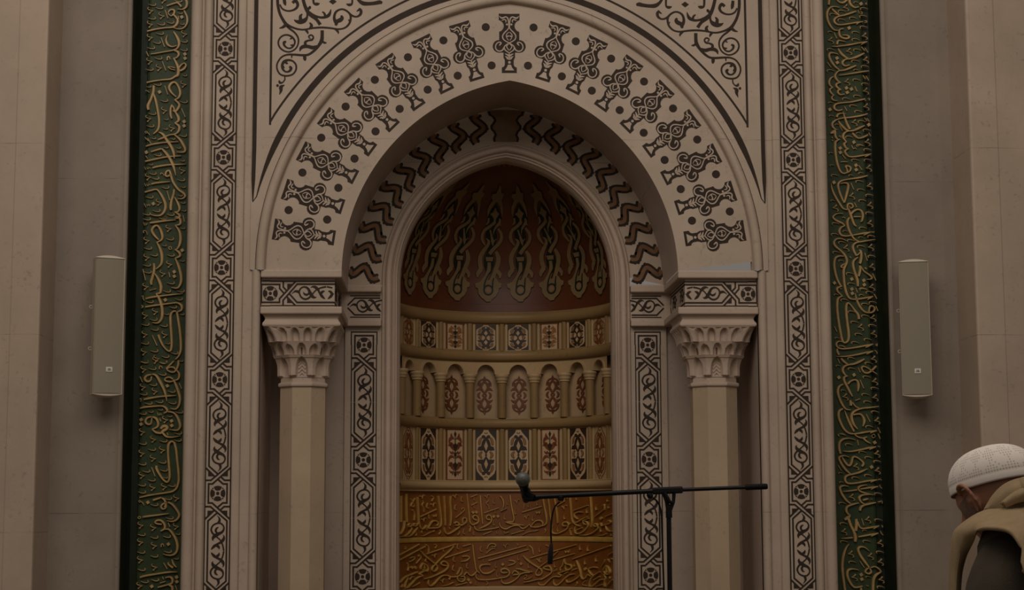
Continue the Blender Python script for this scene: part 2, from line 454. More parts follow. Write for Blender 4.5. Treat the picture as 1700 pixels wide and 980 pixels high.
# ---- green lettered panels
GP = {}; YG = .20
for s, nm in ((-1, 'left'), (1, 'right')):
    t = thing('inscription', 'tall green panel of gilt Arabic lettering on the %s side of the arch' % nm, 'inscription', (s*2.03, YG, 0)); GP[s] = t
    b = MB(); pr = [(1.8685, YG), (2.128, YG), (2.140, YG+.004), (2.146, YG+.014), (2.146, .3), (1.8685, .3)]
    b.vprism([(s*x, y) for x, y in pr], 0, ZT); b.build('board', 'green_paint', t)
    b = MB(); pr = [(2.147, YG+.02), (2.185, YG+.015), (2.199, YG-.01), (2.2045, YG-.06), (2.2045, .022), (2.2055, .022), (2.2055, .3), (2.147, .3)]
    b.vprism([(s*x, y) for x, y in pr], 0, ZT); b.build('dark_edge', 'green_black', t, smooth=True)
# ================================================================== dark inlaid ornament
# ---- border pattern: rosette frame, crossing straps, vine cartouche (metres, rosette centre = 0,0)
PER = .645
def mirv(l, c): return [(p[0], 2*c-p[1], *p[2:]) for p in l]
def rosette(o):
    for a0 in (0, 90, 180, 270):
        p = []
        for k in range(9): a = R_(a0-33+66*k/8); p.append((.0425*math.cos(a), .0425*math.sin(a)))
        for rr, da in ((.026, 36), (.018, 24), (.0165, 0), (.018, -24), (.026, -36)):
            a = R_(a0+da); p.append((rr*math.cos(a), rr*math.sin(a)))
        o.poly(p)
        a = R_(a0+45); p = [(.0425*math.cos(a-R_(7)), .0425*math.sin(a-R_(7))), (.0425*math.cos(a), .0425*math.sin(a)), (.0425*math.cos(a+R_(7)), .0425*math.sin(a+R_(7))), (.033*math.cos(a), .033*math.sin(a))]
        o.poly(p)
    o.disc(0, 0, .0095, 12)
LW = .0092
def straps(o, up=1, vend=PER/2, frame=True, endcap=False):
    """lines from the rosette frame through the crossing and along the cartouche; up=-1 is the mirrored half below"""
    f = lambda l: [(x, y*up) for x, y in l]
    o.stroke(f([(-.0694, .074), (-.040, .074), (.054, .154), (.054, vend)]), LW, smooth=False)
    o.stroke(f([(-.052, 0), (-.052, .0535), (-.0305, .0535), (.0694, .144)]), LW, smooth=False)
    o.stroke(f([(-.052, vend), (-.052, .154), (-.001, .109)]), LW, smooth=False)
    o.stroke(f([(0, .079), (.029, .0535), (.052, .0535), (.052, 0)]), LW, smooth=False)
    o.stroke(f([(-.0694, .144), (-.020, .0965)]), LW, smooth=False)
    o.stroke(f([(.0175, .092), (.037, .074), (.0694, .074)]), LW, smooth=False)
    for s in (-1, 1): o.poly(f([(s*.0555, .126), (s*.0555, .097), (s*.020, .097)]))
    for s in (-1, 1): o.stroke(f([(s*.0703, 0), (s*.0703, vend)]), .0056, smooth=False)
VINE = [[(252,592,3),(272,570,10),(285,545,22),(280,515,26),(262,495,18)],
 [(300,375,26),(330,402,22),(340,440,16),(325,475,15),(290,497,16),(245,492,16),(205,468,16),(185,425,18),(195,385,18),(225,352,18),(262,322,13),(300,286,13),(328,230,15),(343,160,16)],
 [(213,282,4),(205,305,20),(222,335,34),(262,360,34),(300,378,26)],
 [(275,447,4),(252,435,18),(240,408,22),(250,385,18),(275,372,10)],
 [(330,356,3),(343,330,16),(335,295,30),(305,262,26),(262,242,18),(225,215,28),(198,187,16),(190,172,4)],
 [(285,176,3),(284,198,20),(262,222,28),(235,228,18)]]
def vine(o, v0=0, up=1, full=True, vmax=9):
    """vine inside a cartouche that starts above (up=1) or below the rosette"""
    k = .000457
    for st in VINE:
        P = [((x-257)*k, (862-y)*k, w*k*1.2) for x, y, w in st]
        o.stroke([(x, v0+up*y, w) for x, y, w in P])
        if full:
            Q = [(x, v0+up*(2*.3225-y), w) for x, y, w in P if 2*.3225-y < vmax]
            if len(Q) > 1: o.stroke(Q)

def border_run(t, M, sc, z_ros, zlo, zhi, first_cap=False):
    """rosettes at z_ros (top first); cartouches between them"""
    per = PER*sc
    def sub(z0): return lambda u, v, h: M(u*sc, z0+v*sc, h)
    for i, z in enumerate(z_ros):
        o = Orn(sub(z)); rosette(o); o.build('rosette_inlay', 'inlay_dark', t)
        o = Orn(sub(z))
        if first_cap and i == 0:
            for s in (-1, 1):
                o.stroke([(s*.052, 0), (s*.052, .053)], LW, smooth=False); o.stroke([(s*.0722, 0), (s*.0722, .0745)], .0065, smooth=False)
            o.stroke([(-.056, .053), (.056, .053)], LW, smooth=False); o.stroke([(-.0755, .0735), (.0755, .0735)], .0065, smooth=False)
        else: straps(o, 1)
        straps(o, -1)
        o.build('strap_inlay', 'inlay_dark', t)
        if z-per*1.02 > zlo:
            o = Orn(sub(z)); vine(o, 0, -1); o.build('vine_inlay', 'inlay_dark', t)
    if not first_cap:
        o = Orn(sub(z_ros[0])); vine(o, 0, 1); o.build('vine_inlay', 'inlay_dark', t)
for s in (-1, 1):
    zr = [CZ+2.0469+PER*k for k in range(2, -6, -1)]
    zr = [z for z in zr if z > .3 and z < ZT-.3]
    border_run(BD[s], plane_map(s*1.662, 0, 0), 1.0, zr, .1, ZT)
    zr = [CZ+1.022-.7025*k for k in range(0, 4)]
    zr = [z for z in zr if z > .25]
    border_run(JP[s], plane_map(s*.873, YB, 0), 1.085, zr, .1, 0, first_cap=True)
    # frieze of the impost: front, return and the strip on the inner wall
    t = IMP[s]; zc = CZ+1.257
    def mfront(u, v, h): return (s*(1.385-v), .035-h, zc+u)        # pattern runs from the outer corner inwards
    o = Orn(mfront, XF=lambda x, y: (x, y)); rosette(o)
    for q in (-1, 1):
        o.stroke([(q*.052, -.052), (q*.052, 0)], LW, smooth=False); o.stroke([(q*.0722, -.049), (q*.0722, 0)], .006, smooth=False)
    o.stroke([(-.056, -.051), (.056, -.051)], LW, smooth=False)
    straps(o, 1, vend=.366); vine(o, 0, 1, full=True, vmax=.366)
    o.build('frieze_inlay', 'inlay_dark', t)
    def mside(u, v, h): return (s*(1.016-h), .035+v, zc+u)
    o = Orn(mside)
    for q in (-1, 1):
        o.stroke([(q*.0722, .0), (q*.0722, .655)], .006, smooth=False)
        o.stroke([(q*.054, .0), (q*.054, .60), (q*.01, .64)], LW, smooth=False)
    for st in VINE:
        for dv in (.0, .33):
            P = [((x-257)*.000457, dv+(862-y)*.000457-.11, w*.000457) for x, y, w in st]
            o.stroke([(x, max(.004, y), w) for x, y, w in P])
    o.build('frieze_inlay', 'inlay_dark', t)
    def mback(u, v, h): return (s*(1.06-v), YB-.004-h, zc+.002+u)
    o = Orn(mback)
    ex = .285
    for q in (-1, 1):
        o.stroke([(q*.066, .10), (q*.066, ex)], .006, smooth=False)
        o.stroke([(q*.008, .085), (q*.052, .128), (q*.052, ex)], LW, smooth=False)
    vine(o, -.025, 1, full=True, vmax=.302)
    o.build('frieze_inlay', 'inlay_dark', t)

# ---- voussoir inlays of the archivolt
VO_OUT = [(0,90),(141,87),(141,175),(118,185),(93,205),(76,235),(72,262),(83,300),(108,330),(136,340),(136,458),(163,458),(198,478),(220,515),(224,555),(208,595),(178,622),(138,630),(78,628),(78,700),(70,712),(60,735),(60,800),(73,825),(101,838),(101,912),(0,912)]
VO_FIL = [[(2,300,16),(6,240,14),(10,190,16),(20,152,18),(48,134,16),(84,150,22),(112,146,18),(134,122,5)],
 [(50,215,6),(42,192,14),(58,172,14),(84,178,14),(104,186,5)],
 [(3,285,12),(26,318,15),(60,352,17),(88,395,18),(84,438,17),(56,468,15),(6,495,14),(-38,522,15)],
 [(38,522,15),(66,552,16),(60,592,15),(30,618,14),(2,636,14)],
 [(3,345,8),(30,370,12),(40,400,12),(26,440,10),(6,462,8)],
 [(3,400,14),(22,405,20),(30,412,10)],
 [(3,508,10),(36,548,14),(3,602,10)],
 [(70,560,18),(86,592,18),(118,612,18),(158,606,17),(184,572,16),(180,524,15),(150,492,15),(118,490,16),(106,505,12)],
 [(106,500,14),(120,516,20),(136,538,6)],
 [(0,640,14),(1,690,14),(0,735,10)],
 [(4,690,8),(22,665,22),(58,648,8)],[(6,712,8),(28,700,22),(56,684,8)],[(4,730,6),(20,722,14),(40,712,5)]]
def voussoir(cx, cz, ang):
    k = .000434; d = Vector((math.cos(ang), math.sin(ang))); e = Vector((d.y, -d.x))   # d outwards, e to the right of it
    def M(u, v, h): return (cx+u*e.x+v*d.x, YA-h, cz+u*e.y+v*d.y)
    XF = lambda x, y: (x*k, (500-y)*k)
    o = Orn(M, h=.0015, XF=XF, wscale=k)
    o.poly(VO_OUT+[(-x, y) for x, y in VO_OUT[::-1][1:-1]])
    b = o.build('voussoir_inlay', 'inlay_dark', AW)
    o = Orn(M, h=.0045, base=.0005, XF=XF, wscale=k)
    for st in VO_FIL:
        o.stroke(st, n=4); o.stroke([(-x, y, w) for x, y, w in st], n=4)
    for s_ in (-1, 1): o.disc(s_*30, 240, 15, 10)
    o.disc(2, 768, 19, 12)
    o.poly([(-18,800),(22,800),(36,838),(68,880),(-62,880),(-34,838)])
    f = o.build('filigree', 'stone', b); f.location = (0, 0, 0)
VPOS = [(.245,2.690),(.446,2.610),(.634,2.499),(.801,2.359),(.945,2.198),(1.058,2.013),(1.141,1.813),(1.193,1.604)]
VANG = [72.3, 63.3, 54.0, 44.8, 35.8, 26.3, 17.3, 8.4]
voussoir(-.003, CZ+2.741, R_(90))
for (x, z), a in zip(VPOS, VANG):
    voussoir(x, CZ+z, R_(a)); voussoir(-x, CZ+z, R_(180-a))
DOTS = [(.141,2.838),(.107,2.607),(.390,2.756),(.306,2.544),(.598,2.653),(.482,2.459),(.791,2.516),(.645,2.343),(.960,2.355),(.785,2.208),(1.100,2.169),(.906,2.046),(1.207,1.962),(.998,1.873),(1.284,1.741),(1.061,1.686)]
for x, z in DOTS:
    for s in (-1, 1):
        o = Orn(front(YA), h=.0015); o.disc(s*x, CZ+z, .0238, 20); o.build('dot_inlay', 'inlay_dark', AW)

# ---- spandrel arabesque, traced from the left one and mirrored
ARA = [[(168,-60,40),(172,60,40),(195,170,38),(235,255,40),(285,325,44),(360,365,30),(450,393,26),(530,398,24),(640,378,26),(760,370,28),(880,378,26),(980,392,24),(1060,380,24),(1115,340,28),(1145,285,30),(1150,215,30),(1120,165,28),(1060,128,26),(1000,130,26),(950,165,32),(930,225,36),(938,275,44),(958,310,50),(948,342,30)],
 [(955,290,50),(1010,270,60),(1035,240,50),(1022,208,24)],
 [(1130,170,20),(1170,210,28),(1230,225,24),(1280,195,36),(1290,145,40),(1265,110,20)],[(1275,125,30),(1250,140,24),(1230,155,6)],
 [(285,330,50),(240,365,34),(192,380,10)],[(610,380,40),(625,340,40),(598,305,14)],[(540,395,30),(570,430,30),(577,458,8)],[(940,385,30),(980,425,30),(985,455,8)],[(1140,290,26),(1120,262,12)],
 [(280,345,20),(330,385,28),(400,440,26),(445,510,24),(445,590,22),(410,655,22),(340,695,22),(270,690,22),(205,645,24),(178,580,24),(195,520,24),(240,480,24),(300,470,24),(360,495,26),(400,550,26),(390,605,24),(350,645,24),(300,645,22),(260,610,30),(255,570,36),(285,560,24)],
 [(360,500,30),(350,520,20),(330,525,6)],[(380,605,30),(355,610,20),(340,600,6)],
 [(500,-60,44),(530,60,46),(570,150,52),(620,210,46),(690,260,42),(742,332,46)],
 [(590,160,30),(650,205,36),(730,232,30),(800,232,36),(860,200,44),(887,125,8)],[(810,215,34),(795,178,28),(768,158,14)],
 [(570,170,30),(565,230,30),(530,275,60),(470,295,60),(420,285,36),(390,266,8)],[(480,270,50),(475,220,40),(500,188,14)],[(570,130,30),(602,100,40),(592,85,16)],
 [(200,60,20),(230,115,24),(290,145,24),(360,142,26),(420,110,34),(440,60,40),(410,10,44),(370,40,40)],[(255,-40,40),(265,40,44),(280,76,6)],
 [(648,-60,34),(655,40,30),(700,55,44),(735,45,8)],[(1170,-60,30),(1170,45,26),(1130,65,40),(1092,52,8)],
 [(1215,-60,30),(1260,5,40),(1320,45,56),(1400,50,48),(1480,42,50),(1540,30,54),(1575,40,30)],
 [(768,408,46),(768,480,46),(760,545,50),(715,620,40),(650,690,34),(580,735,30),(500,742,30),(400,735,28),(300,735,24),(220,770,22),(170,840,22),(158,900,22),(175,960,22),(215,1005,22),(290,1020,24),(370,1000,22),(415,940,24),(415,870,24),(370,820,24),(310,808,30),(255,830,40),(230,880,34),(240,930,30),(280,965,22),(330,955,30),(350,915,40),(325,895,24)],
 [(270,820,40),(290,850,30),(310,850,6)],[(240,890,30),(262,915,8)],
 [(760,550,30),(800,575,30),(828,573,12)],[(530,740,40),(535,790,46),(540,818,14)],[(360,740,24),(358,782,12)],
 [(700,620,30),(640,640,50),(580,625,46),(520,625,50),(480,650,40),(468,692,6)],[(550,620,40),(540,570,36),(580,545,24),(630,535,28),(650,500,22),(625,472,22),(590,485,22),(595,512,16),(615,515,8)],
 [(265,1020,16),(265,1070,18),(235,1110,18),(200,1110,36),(188,1080,12)],[(262,1143,6),(215,1170,50),(215,1215,40),(193,1272,6)]]
for s in (-1, 1):
    def XF(x, y):
        p = at(440+x/8.095, y/8.095, 0); return (-s*p.x, p.z)
    o = Orn(front(0), h=.0015, XF=XF, wscale=.000424)
    for st in ARA: o.stroke(st)
    o.disc(168, 1150, 18, 12); o.poly([(860,22),(912,-16),(962,22),(912,60)])
    o.build('arabesque_inlay', 'inlay_dark', SP[s])

# ---- wavy zigzag inlays round the niche
def zz(px, pz, ang, i, s):
    d = Vector((math.cos(ang), math.sin(ang))); e = Vector((-d.y, d.x))*s            # d from outside to inside
    k = .00094
    def M(u, v, h): return (px+u*d.x+v*e.x, YB-h, pz+u*d.y+v*e.y)
    XF = lambda x, y: (x*k, y*k)
    L = [(5,0),(12,-12),(30,-28),(48,-14),(66,8),(84,28),(100,34),(116,22),(132,0),(147,-20),(162,-32),(182,-28),(198,-16)]
    o = Orn(M, h=.0015, XF=XF, wscale=k)
    o.stroke([(x, y, 56) for x, y in L], n=6)
    for x, y in L[1:-1]:
        for q in (-1, 1): o.disc(x+q*4, y+q*24, 11.5, 10)
    b = o.build('zigzag_inlay', 'inlay_dark', IA)
    o = Orn(M, h=.0035, base=.0005, XF=XF, wscale=k)
    o.stroke([(x, y, 25) for x, y in L], n=6)
    o.build('core', 'inlay_brown', b)
# start points spaced along the outer curve
th_max = math.acos(C1/R1)
for i in range(10):
    a = R_(6.2)+ (R_(71.8)-R_(6.2))*i/9.0
    x, z = -C1+R1*math.cos(a), Z1+R1*math.sin(a)
    # aim at the matching point of the surround
    a2 = R_(2.0)+(R_(71.5)-R_(2.0))*i/9.0
    x2, z2 = -CR+.872*math.cos(a2), ZR+.872*math.sin(a2)
    for s in (-1, 1):
        ang = math.atan2(z2-z, s*(x2-x)); zz(s*x, z, ang, i, -s)
KEY = [(-122,0),(-112,-18),(-92,-24),(-72,-46),(-84,-66),(-100,-82),(-104,-102),(-92,-118),(-74,-124),(-70,-140),(-86,-156),(-92,-176),(-80,-184)]
o = Orn(lambda u, v, h: (.002+u, YB-h, CZ+2.478+v), h=.0012, XF=lambda x, y: (x*.001, y*.001))
KP = [(-118,14),(-108,-14),(-90,-22),(-74,-44),(-86,-64),(-98,-80),(-96,-104),(-80,-120),(-72,-138),(-82,-160),(-78,-182)]
o.poly(KP+[(-x, y) for x, y in KP[::-1]])
kb = o.build('keystone_inlay', 'inlay_dark', IA)
o = Orn(lambda u, v, h: (.002+u, YB-h, CZ+2.478+v), h=.0032, base=.0005, XF=lambda x, y: (x*.001, y*.001))
KP = [(-100,20),(-92,-8),(-76,-16),(-58,-44),(-68,-66),(-82,-84),(-80,-100),(-66,-114),(-56,-138),(-66,-162),(-64,-182)]
o.poly(KP+[(-x, y) for x, y in KP[::-1]])
o.build('core', 'key_brown', kb)
# ================================================================== columns
def sstep(a, b, x):
    if a == b: return 1.0 if x > a else 0.0
    t = min(1, max(0, (x-a)/(b-a))); return t*t*(3-2*t)
def rsq(H, th): return H/max(abs(math.cos(th)), abs(math.sin(th)))
def roct(H, th):
    a = (th+math.pi/8) % (math.pi/4)-math.pi/8; return H/math.cos(a)
def niche_w(t, t0, t1, w):
    """half width of a pointed cell at depth t below its crown"""
    if t < t0: return -1
    k = min(1, (t-t0)/(t1-t0)); return w*math.sqrt(1-(1-k)**2)
ZL = [CZ+1.137, CZ+1.066, CZ+.982, CZ+.906, CZ+.778, CZ+.752, CZ+.722]
def cap_r(th, tier, t):
    if tier == 0:                                   # abacus mouldings
        H = [.222, .222, .216, .212, .210, .212, .216, .222, .224, .224, .220][min(10, int(t*10.01))]
        return rsq(H, th)
    if tier == 1:
        H = .196+.026*(1-t)**1.6
        f = (th+math.pi/4) % (math.pi/2)-math.pi/4; u = math.tan(f)
        r = min(rsq(H, th), roct(H*(1.30-.09*t), th))
        for c in (-.18, .18, -.53, .53):
            w = niche_w(t, .10, .62, .125); d = abs(u-c)
            if w > 0: r -= .030*sstep(w, w-.045, d)*(1-.25*t)
        w = niche_w(t, .22, .8, .15); d = 1-abs(u)
        if w > 0: r -= .040*sstep(w, w-.06, d)
        for c in (0, -.355, .355, -.70, .70):       # small triangular nicks under the lip
            if .06 < t < .26: 
                w = .085*(1-(t-.06)/.2); d = abs(u-c)
                if d < w: r -= .007
        return r
    if tier == 2:
        H = .176+.024*(1-t)**1.5
        r = min(roct(H, th), rsq(H, th))
        for k in range(16):
            c = k*math.pi/8; d = abs((th-c+math.pi) % (2*math.pi)-math.pi)
            w = niche_w(t, .12+.10*(k % 2), .8, .155)
            if w > 0: r -= .028*sstep(w, w-.05, d)
            if k % 2 == 0 and t > .45 and d < .022: r -= .02
        return r
    if tier == 3:
        H = .148+.024*max(0, 1-t*1.6)**2
        if t < .12: H += .004
        r = roct(H, th)
        for k in range(8):
            c = k*math.pi/4; d = abs((th-c+math.pi) % (2*math.pi)-math.pi)
            w = niche_w(t, .10, .75, .25)
            if t > .90: w = .40
            if w > 0: r -= (.026 if t <= .9 else .020)*sstep(w, w-.06, d)
        if t > .93: r = min(r, roct(.128, th))
        return r
    if tier == 4: return roct(.128, th)
    H = [.128, .141, .1425, .1425, .141, .132][min(5, int(t*5.01))]
    return roct(H, th)
for s, nm in ((-1, 'left'), (1, 'right')):
    xc, yc = s*1.204, .238
    t = thing('column', 'octagonal stone column with a muqarnas capital on the %s side of the niche' % nm, 'column', (xc, yc, 0))
    b = MB(); NT = 240; rows = []
    for tier, n in ((0, 11), (1, 22), (2, 18), (3, 28), (4, 3), (5, 6)):
        za, zb = ZL[tier], ZL[tier+1]
        for i in range(n):
            q = i/(n-1); z = za+(zb-za)*q
            rows.append([(xc+cap_r(2*math.pi*k/NT+.0065, tier, q)*math.sin(2*math.pi*k/NT+.0065), yc-cap_r(2*math.pi*k/NT+.0065, tier, q)*math.cos(2*math.pi*k/NT+.0065), z-.0001*i) for k in range(NT)])
    b.grid(rows, closed=True); b.cap(rows[-1]); b.cap(rows[0])
    cpo = b.build('capital', 'stone_carved', t)
    # small carved chevron leaf in the middle front niche of the capital
    o = Orn(lambda u, v, h: (xc+u, yc-.1235-h, CZ+.83+v), h=.005)
    for k in range(4):
        zz_ = -.035+.022*k; o.stroke([(-.020, zz_-.010), (0, zz_+.012), (.020, zz_-.010)], .006, smooth=False)
    o.build('leaf_carving', 'stone_carved', cpo)
    b = MB(); H = .130; pr = [(xc+H/math.cos(math.pi/8)*math.sin(math.pi/8+k*math.pi/4), yc-H/math.cos(math.pi/8)*math.cos(math.pi/8+k*math.pi/4)) for k in range(8)]
    b.vprism(pr, .34, ZL[6]+.004); b.build('shaft', 'stone_column', t)
    b = MB(); rows = []
    for H, z in ((.19, 0), (.19, .14), (.182, .155), (.178, .18), (.185, .20), (.183, .225), (.160, .25), (.152, .275), (.155, .295), (.150, .315), (.133, .335), (.130, .345)):
        rows.append([(xc+roct(H, 2*math.pi*(k+.5)/8)*math.sin(2*math.pi*(k+.5)/8), yc-roct(H, 2*math.pi*(k+.5)/8)*math.cos(2*math.pi*(k+.5)/8), z) for k in range(8)])
    b.grid(rows, closed=True); b.cap(rows[-1]); b.cap(rows[0]); b.build('base', 'stone_carved', t)

# ================================================================== niche interior
NA, NB, NY = .695, .745, .76
def Zn(v): return CZ+v*1.020                  # heights measured at the back of the niche
def NP(t, z, d=0.0): return Vector(((NA-d)*math.sin(t), NY+(NB-d)*math.cos(t), z))
def span(t0, t1, n): return [t0+(t1-t0)*k/n for k in range(n+1)]
TS = span(R_(-90), R_(90), 72); TR = span(R_(-86), R_(86), 72)
b = MB(); b.grid([[NP(t, z, d) for t in TS] for z, d in ((0, 0), (Zn(-.53), 0), (Zn(-.154), 0), (Zn(.2), 0), (Zn(.572), 0), (Zn(.573), -.041), (Zn(1.0), -.041), (Zn(1.001), 0), (Zn(1.285), 0))])
NW = b.build('niche_lining', 'niche_panel', smooth=True, loc=(0, NY+NB, 0))
tag(NW, 'curved warm stone lining of the prayer niche behind the small columns and tiles', 'niche')
def ring(label, prof, mat='niche_stone'):
    b = MB(); b.grid([[NP(t, z, d) for t in TR] for d, z in prof])
    return tag(b.build('ring_moulding', mat, smooth=True, loc=(0, NY+NB, CZ)), label, 'moulding')
def torus_prof(zc, r, d0=.0, pre=0.006):
    return [(.0008, zc+r+pre), (d0+.006, zc+r+pre), (d0+.008, zc+r)]+[(d0+.008+r*.78*math.sin(R_(a)), zc+r*math.cos(R_(a))) for a in range(0, 181, 15)]+[(d0+.008, zc-r), (d0+.006, zc-r-pre), (.0008, zc-r-pre)]
ring('thick rounded stone ring at the foot of the painted half dome', torus_prof(Zn(1.2475), .036, .004))
ring('rounded stone ring between the upper row of tiles and the little arcade', torus_prof(Zn(1.002), .034, .007))
ring('rounded stone ring below the little arcade, above the tall tiles', torus_prof(Zn(.565), .032, .008))
ring('pale stone ledge directly above the upper line of gilt lettering', [(.0008, Zn(.203)), (.022, Zn(.203)), (.026, Zn(.199))]+[(.018+.026*math.sin(R_(a)), Zn(.170)+.026*math.cos(R_(a))) for a in range(15, 166, 15)]+[(.022, Zn(.143)), (.026, Zn(.140)), (.026, Zn(.133)), (.0008, Zn(.133))], 'niche_pale')
ring('pale stone ledge under the lower line of gilt lettering', [(.0008, Zn(-.466)), (.024, Zn(-.468)), (.03, Zn(-.474)), (.03, Zn(-.515)), (.02, Zn(-.53)), (.0008, Zn(-.532))], 'niche_pale')
ring('flat gilt band dividing the two lines of lettering in the niche', [(.0008, Zn(-.152)), (.012, Zn(-.154)), (.014, Zn(-.157)), (.014, Zn(-.181)), (.012, Zn(-.184)), (.0008, Zn(-.186))], 'gilt_inscription')

# ---- tiles
def facet(t0, d=0.0):
    P = NP(t0, 0, d); T = Vector((NA*math.cos(t0), -NB*math.sin(t0), 0)).normalized(); N = Vector((T.y, -T.x, 0))
    if N.dot(Vector((0, NY, 0))-P) < 0: N = -N
    return lambda u, v, h, P=P, T=T, N=N: tuple(P+u*T+h*N+Vector((0, 0, v)))
def tile_box(M, w, z0, z1, h0, h1):
    b = MB(); b.grid([[M(x, z, h) for x, z in ((-w, z0), (w, z0), (w, z1), (-w, z1))] for h in (h0, h1)], closed=True)
    b.cap([M(x, z, h1) for x, z in ((-w, z0), (w, z0), (w, z1), (-w, z1))]); b.cap([M(x, z, h0) for x, z in ((-w, z0), (w, z0), (w, z1), (-w, z1))]); return b
HEX = [(-32,-356),(33,-356),(53,-318),(88,-278),(122,-240),(140,-198),(140,202),(120,262),(78,302),(48,322),(28,357),(-27,357),(-47,317),(-87,282),(-127,232),(-140,182),(-140,-198),(-127,-238),(-77,-283),(-47,-318)]
FIG = [(0,-262),(22,-238),(50,-205),(64,-168),(70,-128),(108,-116),(124,-68),(68,-62),(38,-66),(18,-38),(0,-6),(-18,-38),(-38,-66),(-68,-62),(-124,-68),(-108,-116),(-70,-128),(-64,-168),(-50,-205),(-22,-238)]
def m_y(l): return [(x, -y, *p) for x, y, *p in l]
def m_x(l): return [(-x, y, *p) for x, y, *p in l]
def tile_hex(t0, zc, vs, label, grp, dark=True):
    """strap-work tile: long hexagon with an interlaced figure"""
    M = facet(t0); k = .000462; hz = 362*k*vs
    t = thing('inlaid_tile', label, 'tile', tuple(NP(t0, zc-hz)), grp)
    tile_box(M, .0715, zc-hz, zc+hz, .0050, .012).build('ground', 'tile_black' if dark else 'niche_pale', t)
    XF = lambda x, y: (x*k, zc-y*k*vs)
    def O(h, base): return Orn(M, h=h, base=base, XF=XF, wscale=k)
    fig = 'tile_black' if dark else 'tile_red'
    if dark: o = O(.0125, .009); o.poly(HEX); o.build('hexagon', 'tile_pale', t)
    else:
        o = O(.0125, .009); o.stroke(HEX+[HEX[0]], 18, smooth=False); o.build('hexagon', 'tile_red', t)
    o = O(.0142, .011)
    for F in (FIG, m_y(FIG)): o.poly(F)
    o.disc(0, 0, 16, 10)
    for sx in (-1, 1):
        for sy in (-1, 1): o.disc(sx*36, sy*-258, 27, 12, ry=27/vs*.9); o.stroke([(sx*6, sy*-300), (sx*20, sy*-320)], 10, smooth=False)
    o.build('figure', fig, t)
    for sy in (-1, 1):
        o = O(.0158, .013); o.poly([(0, sy*-200), (28, sy*-128), (0, sy*-56), (-28, sy*-128)])
        o.build('diamond', 'tile_pale' if dark else 'niche_pale', t)
    cres = []
    for sx in (-1, 1):
        for sy in (-1, 1): cres.append([(sx*62, sy*-244, 10), (sx*82, sy*-215, 24), (sx*92, sy*-178, 26), (sx*96, sy*-140, 14)])
        cres.append([(sx*56, -48, 10), (sx*82, -20, 26), (sx*86, 8, 28), (sx*62, 46, 10)])
    for l in cres:
        o = O(.0146, .011); o.stroke([(x, y, w+12) for x, y, w in l]); e_ = o.build('crescent', fig, t)
        o = O(.0166, .013); o.stroke(l); o.build('core', 'tile_amber' if dark else 'niche_stone', e_)
LEAFR = [[(14,-214,8),(46,-238,44),(78,-222,50),(96,-196,34),(110,-166,6)],[(60,-250,44),(66,-282,24),(60,-304,4)],
 [(16,-58,6),(46,-104,52),(72,-150,64),(96,-136,40),(118,-124,6)],[(16,-30,16),(54,-20,30),(80,-34,20),(96,-52,4)],[(30,-44,10),(56,-40,20)],
 [(14,52,8),(44,26,36),(78,30,44),(104,60,30),(112,100,6)],[(16,222,6),(46,176,52),(72,130,64),(96,146,40),(118,152,6)],[(16,236,14),(54,246,34),(80,240,22),(98,218,4)],[(40,252,30),(50,290,4)]]
URN = [(0,-168),(44,-128),(12,-72),(0,-10),(-12,-72),(-44,-128)]
def tile_leaf(t0, zc, vs, label, grp):
    M = facet(t0); k = .000462; hz = 360*k*vs
    t = thing('inlaid_tile', label, 'tile', tuple(NP(t0, zc-hz)), grp)
    tile_box(M, .0640, zc-hz, zc+hz, .0050, .012).build('rim', 'tile_red', t)
    tile_box(M, .0560, zc-hz*.955, zc+hz*.955, .009, .0125).build('ground', 'tile_pale', t)
    XF = lambda x, y: (x*k*.95, zc-y*k*vs)
    o = Orn(M, h=.014, base=.011, XF=XF, wscale=k*.95*(1 if vs > .8 else .8)); 
    for l in LEAFR:
        o.stroke(l); o.stroke(m_x(l))
    o.build('leaf_inlay', 'tile_red' if vs > .8 else 'tile_amber', t)
    o = Orn(M, h=.0158, base=.012, XF=XF, wscale=k)
    for dy in (0, 270): o.poly([(x, y+dy) for x, y in URN])
    o.poly([(0,-332),(20,-292),(6,-252),(0,-232),(-6,-252),(-20,-292)]); o.disc(0, 0, 22, 12, ry=30); o.poly([(0,312),(24,276),(14,246),(0,236),(-14,246),(-24,276)])
    o.stroke([(0, -240), (0, 250)], 10, smooth=False)
    o.build('stem_inlay', 'tile_black', t)
side = lambda s: 'left' if s < 0 else 'right'
ORD = {9: 'nearest the middle', 27: 'second from middle', 45: 'third from middle', 63: 'fourth from middle'}
for s in (-1, 1):
    for row, zc, vs in (('upper', Zn(1.1215), .515), ('lower', Zn(.365), 1.0)):
        g = 'tiles of the %s row in the niche' % row
        sz = 'short' if row == 'upper' else 'tall'
        wh = 'under the dome' if row == 'upper' else 'above the lettering'
        for a in (9, 45):
            tile_hex(s*R_(a), zc, vs, '%s black tile with pale hexagon %s, %s, %s side' % (sz, wh, ORD[a], side(s)), g)
        tile_leaf(s*R_(27), zc, vs, '%s pale tile with red-brown leaves %s, %s half of the niche' % (sz, wh, side(s)), g)
        tile_hex(s*R_(63), zc, vs, '%s pale tile with thin red hexagon %s, far %s edge' % (sz, wh, side(s)), g, dark=False)
